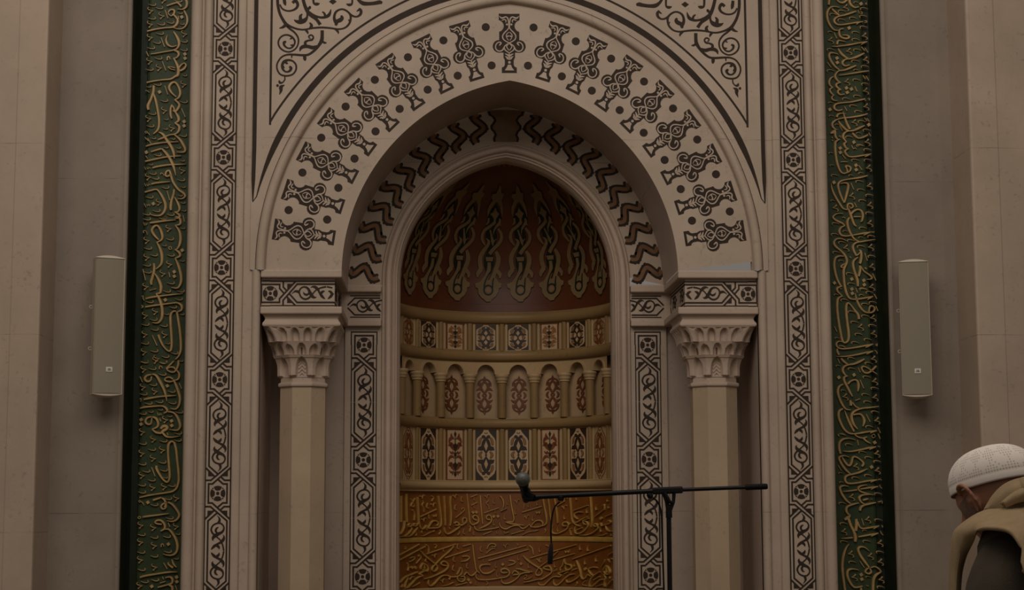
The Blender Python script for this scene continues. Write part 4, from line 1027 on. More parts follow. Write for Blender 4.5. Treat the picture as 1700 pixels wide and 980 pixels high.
RB = [
(1365,0,[
 [[(80,70,34),(85,20,38),(95,-20,36)],[(180,0,20),(220,35,26),(270,40,34),(320,5,30)],[(470,95,20),(420,105,24),(370,70,34),(350,20,34),(370,-20,26)]],
 [[(215,105,10),(150,92,18),(95,110,30),(60,170,38),(65,260,36),(100,340,30),(150,395,20),(210,405,12)],[(270,380,20),(225,390,20),(215,430,30),(230,480,30),(280,505,30),(330,505,28),(345,485,26),(310,465,18),(255,465,14)]],
 [[(120,120,26),(160,160,30),(215,205,26)],[(435,155,22),(360,180,30),(280,205,26),(210,220,24),(165,245,34),(150,280,36),(180,320,26),(240,330,22),(350,315,22),(440,300,24),(520,290,16)],[(440,325,14),(470,300,24),(525,288,8)]],
 [[(190,585,30),(195,550,34),(220,535,20),(300,552,8)],[(120,612,8),(200,610,20),(350,590,24),(480,565,24),(580,550,18)],[(500,590,10),(530,570,20),(580,552,10)],[(200,640,20),(240,700,36),(290,745,34),(330,770,22)],[(540,700,22),(450,745,36),(370,770,26),(300,780,24),(262,810,36),(265,845,30),(300,865,22),(350,850,16)]],
 [[(205,715,8),(140,695,20),(95,700,32),(85,740,36),(110,800,36),(160,870,30),(215,915,20)],[(435,860,22),(350,895,32),(280,920,26),(210,930,24),(170,971,30),(165,1011,36),(200,1061,28),(235,1081,14)],[(235,1081,16),(185,1096,30),(178,1126,34),(205,1156,28),(240,1173,14)],[(240,1173,14),(205,1181,26),(200,1211,32),(230,1239,22),(285,1231,14)]],
 [[(210,988,12),(300,976,20),(400,960,22),(520,940,24),(600,930,16)]]],
 [(550,475),(110,530),(345,675),(565,785),(305,105)],
 [(540,122),(530,222),(535,362),(395,245),(250,155),(245,268),(140,198),(430,432),(430,525),(-100,425),(105,655),(450,660),(550,875),(425,805),(-435,918),(105,930),(-435,40)],
 [(500,55),(345,370),(187,763),(192,820)],[(150,430,185,505),(505,615,550,665),(550,630,592,688),(60,815,112,885)],
 [[(575,40,10),(560,55,16),(580,65,10)],[(460,140,10),(480,180,10)],[(490,165,10),(510,160,14),(515,185,12),(485,185,8)],[(545,280,12),(570,275,12),(575,295,12),(550,300,12)]]),
(1365,120,[
 [[(140,62,10),(105,85,28),(85,130,34),(95,175,30),(130,205,16)],[(130,205,16),(98,225,26),(98,255,32),(125,290,26),(150,303,14)],[(150,303,12),(125,320,24),(120,350,28),(150,372,18),(195,375,8)]],
 [[(255,490,18),(210,505,22),(165,490,30),(150,455,34),(175,420,26),(250,405,20),(380,392,22),(480,370,26),(550,355,20)]],
 [[(185,590,34),(200,555,30),(240,542,18),(300,550,8)],[(265,520,8),(290,600,30),(320,680,34),(355,745,34)],[(205,640,20),(240,690,34),(300,750,34),(340,770,24)],[(545,700,20),(470,735,36),(400,765,28),(320,775,22),(275,810,34),(270,860,36),(310,915,20)]],
 [[(585,548,18),(480,575,26),(350,595,24),(250,605,20),(180,625,24),(130,665,34),(130,710,34),(160,745,22),(190,755,10)],[(100,800,20),(140,785,50),(165,760,30)],[(165,770,30),(165,830,34),(190,875,24),(225,880,10)],[(220,880,14),(170,910,34),(164,960,36),(164,1001,36),(174,1101,36),(194,1201,36),(224,1281,30),(264,1321,22),(319,1311,20),(359,1286,22),(364,1246,28),(329,1226,22),(301,1231,26),(314,1261,20),(324,1301,26)]],
 [[(590,820,20),(530,850,30),(470,865,22),(430,840,34),(385,795,24)]]],
 [(320,130),(565,250),(570,455),(415,660),(585,915)],
 [(440,110),(555,162),(450,320),(305,355),(-105,405),(400,447),(465,520),(-115,575),(510,650),(-190,690),(575,762),(-470,800),(345,852),(490,962)],
 [(310,210),(375,225),(320,268),(95,490),(600,688),(407,915)],[(420,190,450,255),(525,45,560,95),(565,55,600,110),(285,450,318,508),(220,700,258,765),(545,595,580,640),(575,600,608,645),(600,790,625,835)],
 [[(118,848,14),(132,862,16)],[(121,886,14),(135,900,16)],[(540,345,14),(560,375,14)],[(590,345,12),(610,350,12),(605,370,10)],[(210,840,14),(230,835,12),(235,855,10)]]),
(1370,240,[
 [[(271,-26,14),(241,-6,34),(248,20,36),(265,50,26),(300,60,12)],[(295,62,14),(255,85,32),(260,120,32),(300,160,24),(370,165,22),(470,150,24),(590,128,16)],[(510,165,14),(550,145,24),(590,128,8)]],
 [[(545,410,20),(450,435,26),(350,450,22),(250,465,20),(185,490,26),(162,540,32),(180,620,34),(210,700,30),(240,765,22)],[(190,515,12),(240,505,18),(285,515,30),(295,560,34),(275,650,34),(245,760,24)]],
 [[(70,510,8),(85,590,26),(125,680,32),(180,770,32),(225,835,26),(280,855,16)],[(285,850,20),(285,800,26),(300,775,24),(340,780,28),(355,815,26),(320,835,16),(310,800,10)],[(295,840,24),(330,930,36),(370,1040,30),(400,1070,14)],[(330,910,30),(370,870,30),(420,850,26),(465,870,30),(485,920,32),(475,990,26),(455,1015,6)],[(365,945,20),(455,945,16)]],
 [[(225,905,10),(150,905,14),(100,940,26),(105,968,30),(150,1000,30),(215,1030,28),(250,1062,16)],[(250,1061,14),(200,1086,30),(178,1131,34),(200,1181,28),(260,1196,22),(330,1189,18),(420,1173,22),(500,1159,26),(580,1146,18)],[(495,1186,12),(540,1161,24),(580,1146,8)]]],
 [(565,310),(345,675),(575,545),(580,795),(130,830)],
 [(-455,22),(545,75),(550,210),(385,212),(-330,410),(-460,380),(120,412),(440,490),(460,600),(570,668),(480,740),(570,900),(-70,120),(-85,280),(-95,738)],
 [(190,52),(192,108),(395,275),(397,332),(108,498)],[(430,275,475,335),(330,505,368,590),(375,760,405,820),(215,135,262,190),(335,15,365,65)],
 [[(195,232,14),(240,228,16),(290,232,8)],[(370,60,12),(385,50,12),(400,65,10)]]),
(1370,360,[
 [[(310,15,22),(285,60,36),(290,130,36),(320,210,32),(370,290,24),(430,325,14)],[(645,300,10),(560,312,22),(470,328,22),(400,340,24),(358,380,34),(365,440,36),(400,510,26)],[(435,435,14),(460,460,34),(465,530,36),(455,590,36),(445,615,30)],[(400,510,20),(440,480,18),(460,440,12)],[(420,530,16),(365,580,32),(360,650,36),(385,740,36),(415,830,40),(420,910,30)],[(445,640,28),(450,700,34),(430,780,34)],[(455,650,20),(500,715,20),(560,755,22),(600,790,24),(590,815,20),(530,820,10)]],
 [[(270,320,8),(210,290,18),(140,295,26),(108,340,34),(130,390,34),(190,440,30),(240,490,34),(270,545,38),(275,600,36),(240,680,36),(235,760,36),(249,901,36),(274,1001,36),(309,1061,28),(369,1079,20),(469,1069,24),(614,1041,18)],[(544,1083,12),(579,1059,24),(617,1041,8)],[(250,615,14),(215,635,24),(200,660,22),(240,665,14)]],
 [[(235,520,14),(180,515,24),(130,540,32),(112,610,36),(120,700,36),(145,800,34),(185,885,28),(210,910,16)],[(205,910,16),(155,930,34),(150,960,34),(164,986,28),(219,1036,14)]]],
 [(580,90),(590,400),(605,655),(270,410),(605,920)],
 [(485,155),(-255,195),(130,98),(120,238),(-460,275),(595,262),(330,318),(215,342),(460,395),(140,472),(600,522),(-200,580),(315,748),(335,882),(490,945)],
 [(340,815),(497,832),(502,888),(115,865),(342,945)],[(510,475,545,575),(610,740,655,830),(390,930,415,990)],
 [[(310,530,14),(325,525,14),(330,545,12)],[(510,680,12),(525,665,12),(530,690,12)],[(590,200,12),(615,205,14),(635,200,10)],[(185,940,12),(210,940,12)],[(215,15,10),(240,10,12),(255,25,10)]]),
(1375,480,[
 [[(180,95,16),(125,125,32),(112,200,36),(115,300,36),(130,420,36),(150,540,36),(175,660,34),(200,700,26),(240,690,28),(262,640,36),(260,560,36),(245,450,36),(232,330,36),(230,230,36),(250,185,26),(290,215,24),(340,280,28),(385,340,34),(395,395,34)]],
 [[(345,60,8),(365,140,26),(400,220,34),(450,285,30),(500,310,22),(570,305,26),(600,265,26),(580,230,22),(545,225,24),(530,260,20),(525,300,24)]],
 [[(180,690,14),(130,685,18),(100,715,28),(115,760,28),(180,782,22),(300,772,22),(440,748,24),(575,720,18)],[(480,765,12),(530,740,26),(580,718,8)],[(130,745,12),(180,745,14),(220,765,10)]],
 [[(110,780,20),(115,820,34),(135,860,30)],[(100,882,8),(230,880,20),(380,855,24),(480,832,24),(575,812,16)],[(490,852,12),(530,832,24),(578,812,8)],[(160,905,24),(200,950,34),(250,985,20)],[(465,915,20),(400,950,32),(330,978,30),(250,991,24),(195,1021,32),(185,1071,36),(215,1121,26),(250,1136,10)]]],
 [(580,380),(420,500),(590,585),(590,915)],
 [(535,50),(-430,85),(455,15),(575,182),(475,205),(205,150),(300,305),(475,358),(335,440),(570,482),(390,597),(510,665),(345,705),(-100,80),(-110,645),(295,910),(520,972)],
 [(308,60)],[(590,65,628,130),(615,225,642,288),(75,490,108,560),(115,905,145,970)],
 [[(610,720,12),(630,745,12),(632,710,10)],[(600,800,12),(625,820,12),(632,845,10)]]),
(1375,600,[
 [[(245,195,14),(205,210,30),(205,260,36),(245,340,36),(280,410,30),(310,460,20)],[(250,300,26),(290,260,24),(345,245,22),(380,270,32),(390,330,34),(380,395,12)]],
 [[(630,170,10),(560,125,18),(500,85,20),(450,70,24),(430,95,24),(460,145,26),(510,155,26),(560,125,26),(620,65,24)]],
 [[(190,300,16),(140,330,30),(120,390,36),(135,470,36),(175,560,34),(225,625,24),(285,635,12)]],
 [[(280,510,26),(290,545,40),(290,580,40)],[(310,540,20),(350,590,18),(395,612,16)],[(650,590,12),(540,605,22),(440,615,22),(360,640,26),(310,680,34),(300,740,38),(325,820,36),(375,885,14)],[(320,700,24),(370,690,22),(420,695,26),(455,740,34),(465,790,34),(445,850,10)]],
 [[(185,620,20),(140,650,34),(130,720,38),(160,810,36),(205,890,32),(270,940,24),(360,945,22),(480,925,26),(625,905,18)],[(540,938,14),(580,918,26),(628,905,8)],[(205,640,8),(240,730,30),(280,820,34),(330,915,28)]]],
 [(605,265),(610,475),(635,775),(220,465)],
 [(525,35),(300,105),(495,210),(600,358),(480,440),(505,535),(-190,385),(605,665),(530,858),(-125,65),(170,965)],
 [(133,213),(330,180),(585,970)],[(385,85,412,145),(410,245,458,355),(490,690,540,790),(640,865,675,935),(345,515,410,490)],[]),
(1380,720,[
 [[(300,15,20),(340,45,20),(405,62,18),(460,45,14)],[(415,65,30),(450,100,24),(505,130,10)]],
 [[(305,85,10),(230,65,16),(150,75,28),(105,120,36),(98,190,38),(115,265,34)]],
 [[(145,230,10),(250,235,22),(380,212,24),(480,190,26),(575,175,18)],[(490,210,14),(530,190,26),(578,172,8)]],
 [[(225,310,10),(170,292,16),(115,300,28),(98,330,34),(130,400,36),(180,470,34),(240,525,20)],[(135,310,20),(165,360,32),(205,410,30),(240,415,28),(262,370,34),(275,315,28),(310,305,24),(370,340,24),(415,390,30),(395,430,24)],[(465,460,10),(380,500,28),(300,525,26),(210,545,26),(175,580,34),(185,630,30),(230,652,24),(330,645,22),(460,620,24),(590,605,16)],[(505,635,12),(545,615,24),(592,603,8)]],
 [[(220,690,10),(160,680,18),(115,695,30),(110,730,34),(140,800,36),(190,870,32),(245,915,18)],[(145,755,8),(220,750,20),(330,735,18)],[(370,725,16),(470,710,24),(600,692,16)],[(510,730,12),(550,705,24),(602,690,8)]],
 [[(460,670,10),(390,680,20),(350,705,26),(360,745,24),(430,775,22),(540,800,12)],[(540,795,10),(470,795,18),(395,805,24),(360,840,34),(385,895,26),(430,920,16)],[(355,905,14),(270,925,26),(205,955,30),(190,1000,34),(210,1045,28),(245,1065,14)],[(575,900,14),(500,915,28),(420,935,28),(380,965,32),(370,1005,30)],[(405,870,16),(440,860,28),(475,850,14)]]],
 [(595,265),(320,430),(600,485),(265,830)],
 [(140,20),(225,150),(400,248),(480,320),(595,370),(475,552),(310,582),(605,790),(-120,520),(-130,640),(140,915)],
 [(543,38),(560,118),(520,438)],[(605,5,632,70),(85,415,125,485),(335,85,350,155)],
 [[(600,165,12),(625,175,12)],[(605,605,10),(630,595,12),(650,610,10)],[(625,670,10),(635,700,10),(655,715,14)],[(600,890,12),(625,890,14),(655,880,10),(660,910,10)],[(510,855,10),(530,860,8)]]),
(1380,855,[
 [[(170,65,30),(210,40,44),(240,15,30)],[(215,40,40),(250,140,36),(290,220,40),(310,290,44),(308,350,36)],[(320,55,36),(325,130,40),(315,210,40)],[(335,90,24),(360,150,26),(400,180,22),(500,168,24),(615,145,16)],[(540,185,12),(580,160,24),(618,145,8)]],
 [[(120,308,8),(200,305,20),(275,298,18)],[(345,288,18),(450,270,24),(605,240,16)],[(510,280,12),(560,255,26),(606,240,8)]],
 [[(225,380,8),(185,440,26),(155,530,36),(140,640,38),(145,760,38),(160,880,36),(180,1000,34),(230,1080,26)]],
 [[(485,470,10),(430,425,18),(370,420,28),(345,455,34),(375,530,36),(430,610,34),(490,690,24),(515,745,26),(480,768,24),(440,745,26),(460,705,20),(500,690,14)],[(510,690,14),(560,675,18),(610,700,22),(645,740,16)],[(640,745,16),(575,790,34),(545,860,36),(540,1000,36)]],
 [[(350,718,10),(270,705,20),(215,725,32),(205,790,36),(240,880,34),(300,945,26),(400,930,16)],[(380,950,30),(390,1010,34)]]],
 [(165,220),(475,65),(635,370),(255,510),(510,540),(640,615),(300,815),(650,845)],
 [(610,72),(155,120),(-430,210),(160,355),(455,350),(630,490),(270,622),(-475,812),(640,945)],
 [(385,780),(392,838)],[(390,50,420,140),(370,605,425,690)],
 [[(650,140,14),(665,150,14),(660,165,10)],[(635,210,10),(650,245,14),(670,265,10)],[(455,920,12),(480,930,12)]])]
NU = [
(660,810,[
 [[(40,150,16),(41,400,18),(42,620,18)],[(135,110,18),(140,400,20),(148,620,18)],[(20,840,10),(60,790,18),(90,720,20),(105,600,18)]],
 [[(340,170,16),(355,400,24),(368,640,22),(400,735,24),(450,740,24),(505,680,20)],[(30,890,10),(110,870,18),(190,810,22),(235,730,22)],[(165,690,22),(185,650,22),(220,670,24),(205,705,20),(170,700,18)],[(90,890,12),(200,870,20),(280,800,22),(335,720,20)],[(255,675,22),(285,650,24),(320,670,24),(360,640,20)],[(255,680,20),(300,695,20),(330,670,18)]],
 [[(720,150,30),(740,300,26),(765,480,26),(775,620,26),(760,690,26),(700,725,24),(620,730,24),(530,735,20)],[(530,735,14),(560,680,22),(610,610,26),(670,600,26),(715,630,26),(710,670,22),(690,690,12)],[(825,150,26),(840,350,22),(850,680,16)]],
 [[(945,150,34),(940,300,30),(955,480,30),(945,640,24),(930,690,14)],[(825,715,16),(845,800,24),(890,835,24),(960,810,26),(1060,745,30),(1115,700,22)],[(1015,650,24),(1050,620,28),(1095,645,26),(1080,680,20),(1030,675,24)],[(1090,650,24),(1130,680,26),(1180,660,26),(1230,620,24),(1235,565,26),(1195,545,24),(1165,580,22),(1170,640,24)]],
 [[(1240,110,22),(1265,300,24),(1285,500,26),(1300,620,26),(1342,670,22),(1382,660,22),(1437,635,28),(1457,590,28),(1442,530,26),(1392,500,26),(1352,530,26),(1372,570,28),(1432,590,20)],[(1377,690,20),(1397,745,26),(1452,770,24),(1552,765,22),(1652,750,20),(1752,735,20),(1832,715,18)]]],
 [(430,165),(630,310),(455,580),(1030,155)],[(1155,205),(1040,355),(530,325),(1195,790),(-430,790),(-515,735)],[],[(390,530,690,390)],
 [[(1040,545,8),(1110,490,14),(1170,440,16),(1200,400,18),(1180,370,16),(1150,385,14),(1170,420,10)],[(225,200,14),(255,270,16),(285,320,18),(250,345,18),(230,310,16),(300,190,12)],[(600,150,14),(635,180,18),(605,245,10)],[(740,765,14),(765,790,18),(735,845,10)],[(1100,780,14),(1110,810,18),(1080,860,10)],[(300,800,12),(325,830,16),(310,870,10)],[(440,240,12),(455,260,14),(430,310,14),(455,380,14),(465,440,10)],[(620,490,12),(635,530,16),(655,500,14),(675,525,16),(690,480,12)],[(545,480,12),(560,560,12)],[(250,400,20),(290,480,24),(285,590,16)],[(430,880,10),(520,840,14),(590,800,16),(640,790,18),(650,770,14),(620,790,10)],[(925,710,16),(935,745,18)],[(1285,700,14),(1310,710,20),(1290,790,14)]]),
(775,810,[
 [[(235,140,28),(245,300,28),(265,500,26),(278,655,16)],[(210,745,14),(290,710,24),(380,665,28),(435,610,30),(445,550,30),(415,500,26),(365,505,26),(345,545,24),(370,575,26),(420,580,20)]],
 [[(590,635,24),(600,690,20),(650,735,22),(720,745,26),(790,710,24),(870,685,24),(950,690,20),(990,730,20),(1040,735,20),(1100,700,20),(1140,655,16)],[(700,625,14),(770,620,26),(840,620,24)],[(720,630,20),(800,650,28),(900,665,26),(1040,680,14)],[(785,135,30),(805,300,28),(835,450,30),(855,560,28),(835,620,20)],[(1140,660,14),(1165,710,16)],[(1165,710,16),(1200,650,22),(1260,600,24),(1340,595,24),(1386,640,24),(1376,680,18)],[(1170,710,18),(1280,712,22),(1366,690,20),(1426,670,22),(1456,620,26),(1446,500,28),(1416,350,26),(1391,200,26)]],
 [[(600,150,26),(645,210,30),(665,290,24),(650,370,14),(620,420,10)],[(610,425,10),(725,370,14)]]],
 [(360,160),(910,245),(1085,530)],[(485,240),(-735,280),(885,430),(690,525),(490,630),(-1280,285),(1205,550),(-1120,320),(-120,825),(-545,800),(-515,430),(-130,200),(-130,340)],
 [(105,448),(165,445),(483,522),(560,518)],[(60,175,180,125),(75,320,185,265),(305,460,575,365),(1000,445,1361,340),(290,850,450,785),(805,840,1040,770)],
 [[(375,210,16),(385,240,18),(345,280,14),(385,330,14),(400,390,12)],[(1045,295,14),(1030,390,12)],[(1255,430,14),(1275,465,18),(1300,435,16),(1320,465,18),(1340,420,12)],[(40,700,14),(65,710,20),(45,800,12)],[(680,780,12),(680,825,14),(765,800,14)],[(1010,855,12),(1120,800,16),(1270,775,18),(1300,760,16)]]),
(895,810,[
 [[(175,130,22),(185,250,22),(200,350,22),(215,500,18),(240,660,12)],[(280,130,22),(320,350,24),(340,500,28),(350,640,18)]],
 [[(260,670,14),(240,740,22),(255,810,26),(320,830,24),(420,800,26),(510,750,26),(545,690,24),(540,640,26),(490,620,24),(440,645,24),(450,690,20),(510,690,18)],[(545,690,20),(590,640,18)],[(570,130,22),(590,350,24),(605,520,24),(625,610,24),(690,670,24),(760,695,18)],[(805,445,16),(730,440,18),(665,470,22),(660,520,24),(720,570,18)],[(880,530,14),(780,580,26),(690,630,22),(640,620,16)]],
 [[(690,770,14),(790,725,16)],[(815,600,14),(870,610,22),(905,660,26),(890,720,28),(820,790,28),(740,830,24),(680,820,24),(660,760,22),(680,700,16)],[(815,600,16),(830,650,22),(880,670,18)],[(920,555,12),(810,595,16)]],
 [[(945,130,18),(965,400,22),(975,600,22),(960,710,12)],[(750,870,8),(880,855,20),(1000,810,24),(1085,740,24),(1100,680,24)],[(1090,690,20),(1050,650,22),(1015,670,22),(1040,700,20),(1090,695,16)],[(1100,690,18),(1140,640,16),(1155,690,18),(1220,670,18),(1290,650,22),(1320,620,20),(1290,590,18),(1265,620,16)],[(1235,690,16),(1250,750,18),(1300,785,18),(1361,785,18)]]],
 [(465,350),(470,215)],[(475,520),(885,410),(1055,355),(-1275,340),(355,745),(1140,750),(-690,190),(-1255,220)],[(1140,555)],[(640,410,900,320),(1020,530,1200,390),(1210,525,1340,470),(335,325,470,245)],
 [[(600,735,20),(570,755,16),(590,870,14)],[(105,745,14),(125,770,18),(110,820,10)],[(1090,880,10),(1180,860,14),(1235,830,14)],[(1320,830,14),(1320,900,10)],[(1170,330,12),(1195,300,16),(1200,380,14)]])]
NL = [
(660,890,[
 [[(390,270,14),(450,340,34),(560,430,34),(650,500,26),(700,550,24),(690,610,24),(640,640,26),(605,615,24),(620,560,20),(680,500,18),(800,380,18),(920,280,18),(1005,185,20)],[(460,780,10),(590,745,22),(740,680,26),(850,620,28),(900,550,30),(880,490,26),(820,460,24),(770,490,24),(790,525,26),(870,540,20)]],
 [[(400,600,18),(400,560,20),(440,500,18),(500,530,26),(530,590,24),(510,640,22),(450,610,18)],[(430,490,16),(460,530,16),(470,590,16)],[(510,620,24),(430,650,22),(380,690,24),(430,710,24),(420,730,20)],[(420,720,20),(320,770,24),(240,850,26),(170,920,28),(110,950,20)]],
 [[(20,840,14),(110,750,22),(220,700,26),(340,650,20)],[(160,750,16),(120,850,18),(105,930,14)],[(40,930,14),(60,880,12)],[(190,790,14),(230,740,16),(270,740,12)]],
 [[(540,790,14),(535,860,22),(570,905,26),(640,870,26),(720,780,24),(800,720,24),(880,715,22),(930,740,34),(920,790,20)],[(930,740,26),(1020,740,24),(1070,730,24)],[(1060,700,16),(1100,630,18),(1130,570,16),(1155,640,18),(1130,700,20),(1070,740,22),(1080,800,26),(1150,825,26),(1200,790,26),(1190,730,22),(1120,740,16)],[(1100,780,16),(1170,780,18)],[(1190,710,16),(1242,660,20),(1292,710,22),(1342,715,24),(1392,680,24),(1417,640,20)],[(1347,155,26),(1367,330,26),(1392,500,28),(1417,620,24),(1472,670,22)],[(1672,520,22),(1582,515,26),(1502,535,26),(1477,585,26),(1502,640,24),(1552,675,26),(1652,670,28),(1752,610,14)]]],
 [(655,360),(800,810)],[(1085,190),(1015,420),(1000,580),(1255,540),(-820,255),(-500,440)],[(1275,795),(1310,845),(240,575),(300,575)],
 [(30,340,380,150),(30,430,490,190),(515,325,1045,150),(840,400,1295,255),(1170,190,1315,150),(1035,900,1245,845)],
 [[(660,155,14),(690,170,18),(670,225,10)],[(500,160,20),(545,210,24),(550,300,14)],[(1160,375,22),(1240,365,26),(1295,390,24),(1240,445,24),(1135,465,14)],[(790,910,10),(900,885,14),(980,850,18),(1005,840,14)],[(240,920,12),(330,880,14),(385,845,16)],[(320,500,10),(400,400,16),(390,350,16),(360,365,12),(390,395,10)],[(120,200,14),(140,210,14),(115,240,10)],[(210,400,14),(290,380,16),(270,430,16),(200,470,10)],[(160,490,16),(180,560,16),(170,630,12)]]),
(775,890,[
 [[(160,690,16),(155,740,24),(200,785,24),(320,795,22),(450,785,22),(600,760,22),(700,745,24),(765,700,28),(765,640,30),(710,595,28),(640,600,28),(615,640,26),(660,670,24),(740,660,18)],[(625,775,16),(630,830,24),(690,860,26),(780,845,28),(880,790,26),(950,720,24),(965,680,22)],[(820,690,22),(850,640,24),(900,640,26),(940,690,24),(880,700,24),(830,710,18)],[(885,595,14),(960,600,28),(1060,630,26),(1200,655,16)],[(1150,660,26),(1050,665,26),(960,700,20)]],
 [[(1020,355,20),(1080,420,32),(1200,510,30),(1300,570,26),(1346,600,24),(1371,650,24),(1346,700,24),(1280,712,24),(1255,680,24),(1280,620,20),(1336,555,16),(1461,465,14),(1556,380,14),(1661,280,16)]],
 [[(1030,840,12),(1150,820,18),(1300,785,18),(1366,780,26),(1456,730,28),(1536,670,28),(1541,610,28),(1506,550,24),(1446,550,24),(1396,575,22),(1446,605,22),(1526,620,18)],[(1300,840,18),(1326,890,22),(1376,905,24),(1446,850,24),(1546,760,24),(1606,735,22),(1696,740,24)]]],
 [(700,180),(1310,430)],[(255,235),(-300,445),(525,525),(550,690),(940,390),(1130,530),(-160,855),(1330,240)],[(648,515),(985,505)],
 [(195,410,1080,175),(385,450,1120,245),(1150,400,1986,160)],
 [[(360,240,16),(390,170,20),(450,140,20),(520,160,22),(500,200,20),(440,185,12)],[(510,230,16),(440,240,18),(340,320,10)],[(440,190,14),(460,220,14)],[(760,445,20),(830,450,26),(880,475,24),(830,515,24),(740,540,12)],[(1130,175,22),(1190,230,28),(1210,340,14)],[(1050,710,14),(1090,715,14),(1080,750,12),(1035,780,16),(1110,780,16),(1190,740,12)],[(905,145,14),(925,155,16),(910,185,8)],[(340,820,14),(375,850,16),(340,905,10)]]),
(895,890,[
 [[(390,740,24),(410,710,22),(360,680,20),(400,660,22),(480,635,20),(560,600,20)],[(400,630,18),(400,580,22),(440,530,22),(470,420,18),(490,500,18),(590,530,26),(590,590,24),(520,620,20),(490,580,16),(500,530,14)],[(280,780,14),(275,850,22),(320,895,24),(400,850,24),(480,770,24),(570,705,22),(650,690,14)]],
 [[(690,445,14),(730,540,26),(765,650,26),(780,740,26),(820,780,22),(870,750,22),(900,700,20),(960,730,20)],[(505,790,18),(530,835,28),(620,815,26),(720,750,24),(760,710,16)],[(1075,575,16),(1000,565,20),(930,590,22),(920,630,24),(960,690,22),(1010,720,18)],[(1120,650,12),(1040,700,22),(980,750,22),(940,830,22),(930,900,22),(970,920,24),(1040,870,24),(1120,800,24),(1180,785,22)]],
 [[(1190,620,18),(1240,540,18),(1300,620,22),(1290,690,22),(1230,690,20),(1200,640,18)],[(1245,560,12),(1245,660,12)],[(1200,700,18),(1230,750,22),(1210,840,18),(1210,910,14)],[(1361,790,14),(1280,870,18),(1240,920,18)]]],
 [(1300,440)],[(760,205),(900,225),(850,465),(1050,415),(300,520),(-655,520),(35,430)],[(850,600)],
 [(245,440,650,320),(620,420,1310,175),(1270,345,1361,290),(1000,800,1110,735),(465,690,535,650),(605,625,700,590)],
 [[(480,270,12),(500,305,16),(525,275,14),(545,305,16),(565,250,12)],[(130,160,16),(180,195,10)],[(1140,560,14),(1190,490,14),(1210,430,14)],[(270,640,12),(320,620,16),(320,590,12)],[(850,810,12),(800,880,14),(890,905,12)],[(690,830,14),(700,860,14),(670,915,10)],[(1040,925,10),(1160,880,14)],[(1290,740,12),(1300,770,14)]])]

def letter(t, M, inv, data, sc, q, px2m, mat, h):
    """inv: photograph pixel -> (u, v) on the board"""
    for ox, oy, words, Vs, Cs, Ds, Ls, Xs in data:
        XF = lambda x, y: inv(ox+x/sc, oy+y/sc)
        def O(hh=h): return Orn(M, h=hh, base=-.001, XF=XF, wscale=px2m/sc*1.0, bev=hh*.4)
        for w in words:
            o = O()
            for st in w: o.stroke(st, n=4)
            o.build('word', mat, t)
        hs = h*.75
        for x, y in Vs:
            o = O(hs)
            for st in rot(V_ST, q): o.stroke([(x+a, y+b, w) for a, b, w in st], n=3)
            o.build('tick_mark', mat, t)
        for x, y in Cs:
            k = .62 if x < 0 else 1; x = abs(x); o = O(hs)
            for st in rot(C_ST, q): o.stroke([(x+a*k, y+b*k, w*(.4+.6*k)) for a, b, w in st], n=3)
            o.build('comma_mark', mat, t)
        for x, y in Ds:
            o = O(hs); r = 27 if sc < 9 else 30
            a_ = .2 if q != 90 else .0
            o.poly([(x+r*math.cos(a_+math.pi/2*k), y+r*math.sin(a_+math.pi/2*k)) for k in range(4)]); o.build('letter_dot', mat, t)
        for x0, y0, x1, y1 in Ls:
            o = O(hs); n = 8 if math.hypot(x1-x0, y1-y0) > 300 else 2
            wd = 20 if n > 2 else (13 if sc < 9 else 17)
            o.stroke([(x0+(x1-x0)*k/n, y0+(y1-y0)*k/n, wd) for k in range(n+1)], smooth=False); o.build('dash_mark', mat, t)
        for st in Xs:
            o = O(hs); o.stroke(st, n=3); o.build('small_mark', mat, t)
def inv_panel(px, py): p = at(px, py, YG); return p.x, p.z
letter(GP[-1], front(YG), inv_panel, LB, 7.84, 0, .00352, 'gilt', .016)
letter(GP[1], front(YG), inv_panel, RB, 7.84, 180, .00352, 'gilt', .016)
def inv_niche(px, py):
    d = ray(px, py); A, B = NA-.006, NB-.006
    a = (d.x/A)**2+(d.y/B)**2; b = 2*(CAM.x*d.x/A**2+(CAM.y-NY)*d.y/B**2); c = (CAM.x/A)**2+((CAM.y-NY)/B)**2-1
    D = b*b-4*a*c; tt = (-b+math.sqrt(max(D, 0)))/(2*a); P = CAM+tt*d
    return max(-1.02, min(1.02, math.atan2(P.x/A, (P.y-NY)/B)*NA)), (max(Zn(-.1505)+.006, min(Zn(.1325)-.006, P.z)) if P.z > Zn(-.169) else max(Zn(-.465)+.006, min(Zn(-.1875)-.006, P.z)))
MN = lambda u, v, h: tuple(NP(u/NA, v, .006+h))
letter(NI['upper'], MN, inv_niche, NU, 10.888, 90, .0040, 'gilt_inscription', .016)
letter(NI['lower'], MN, inv_niche, NL, 10.888, 90, .0040, 'gilt_inscription', .016)
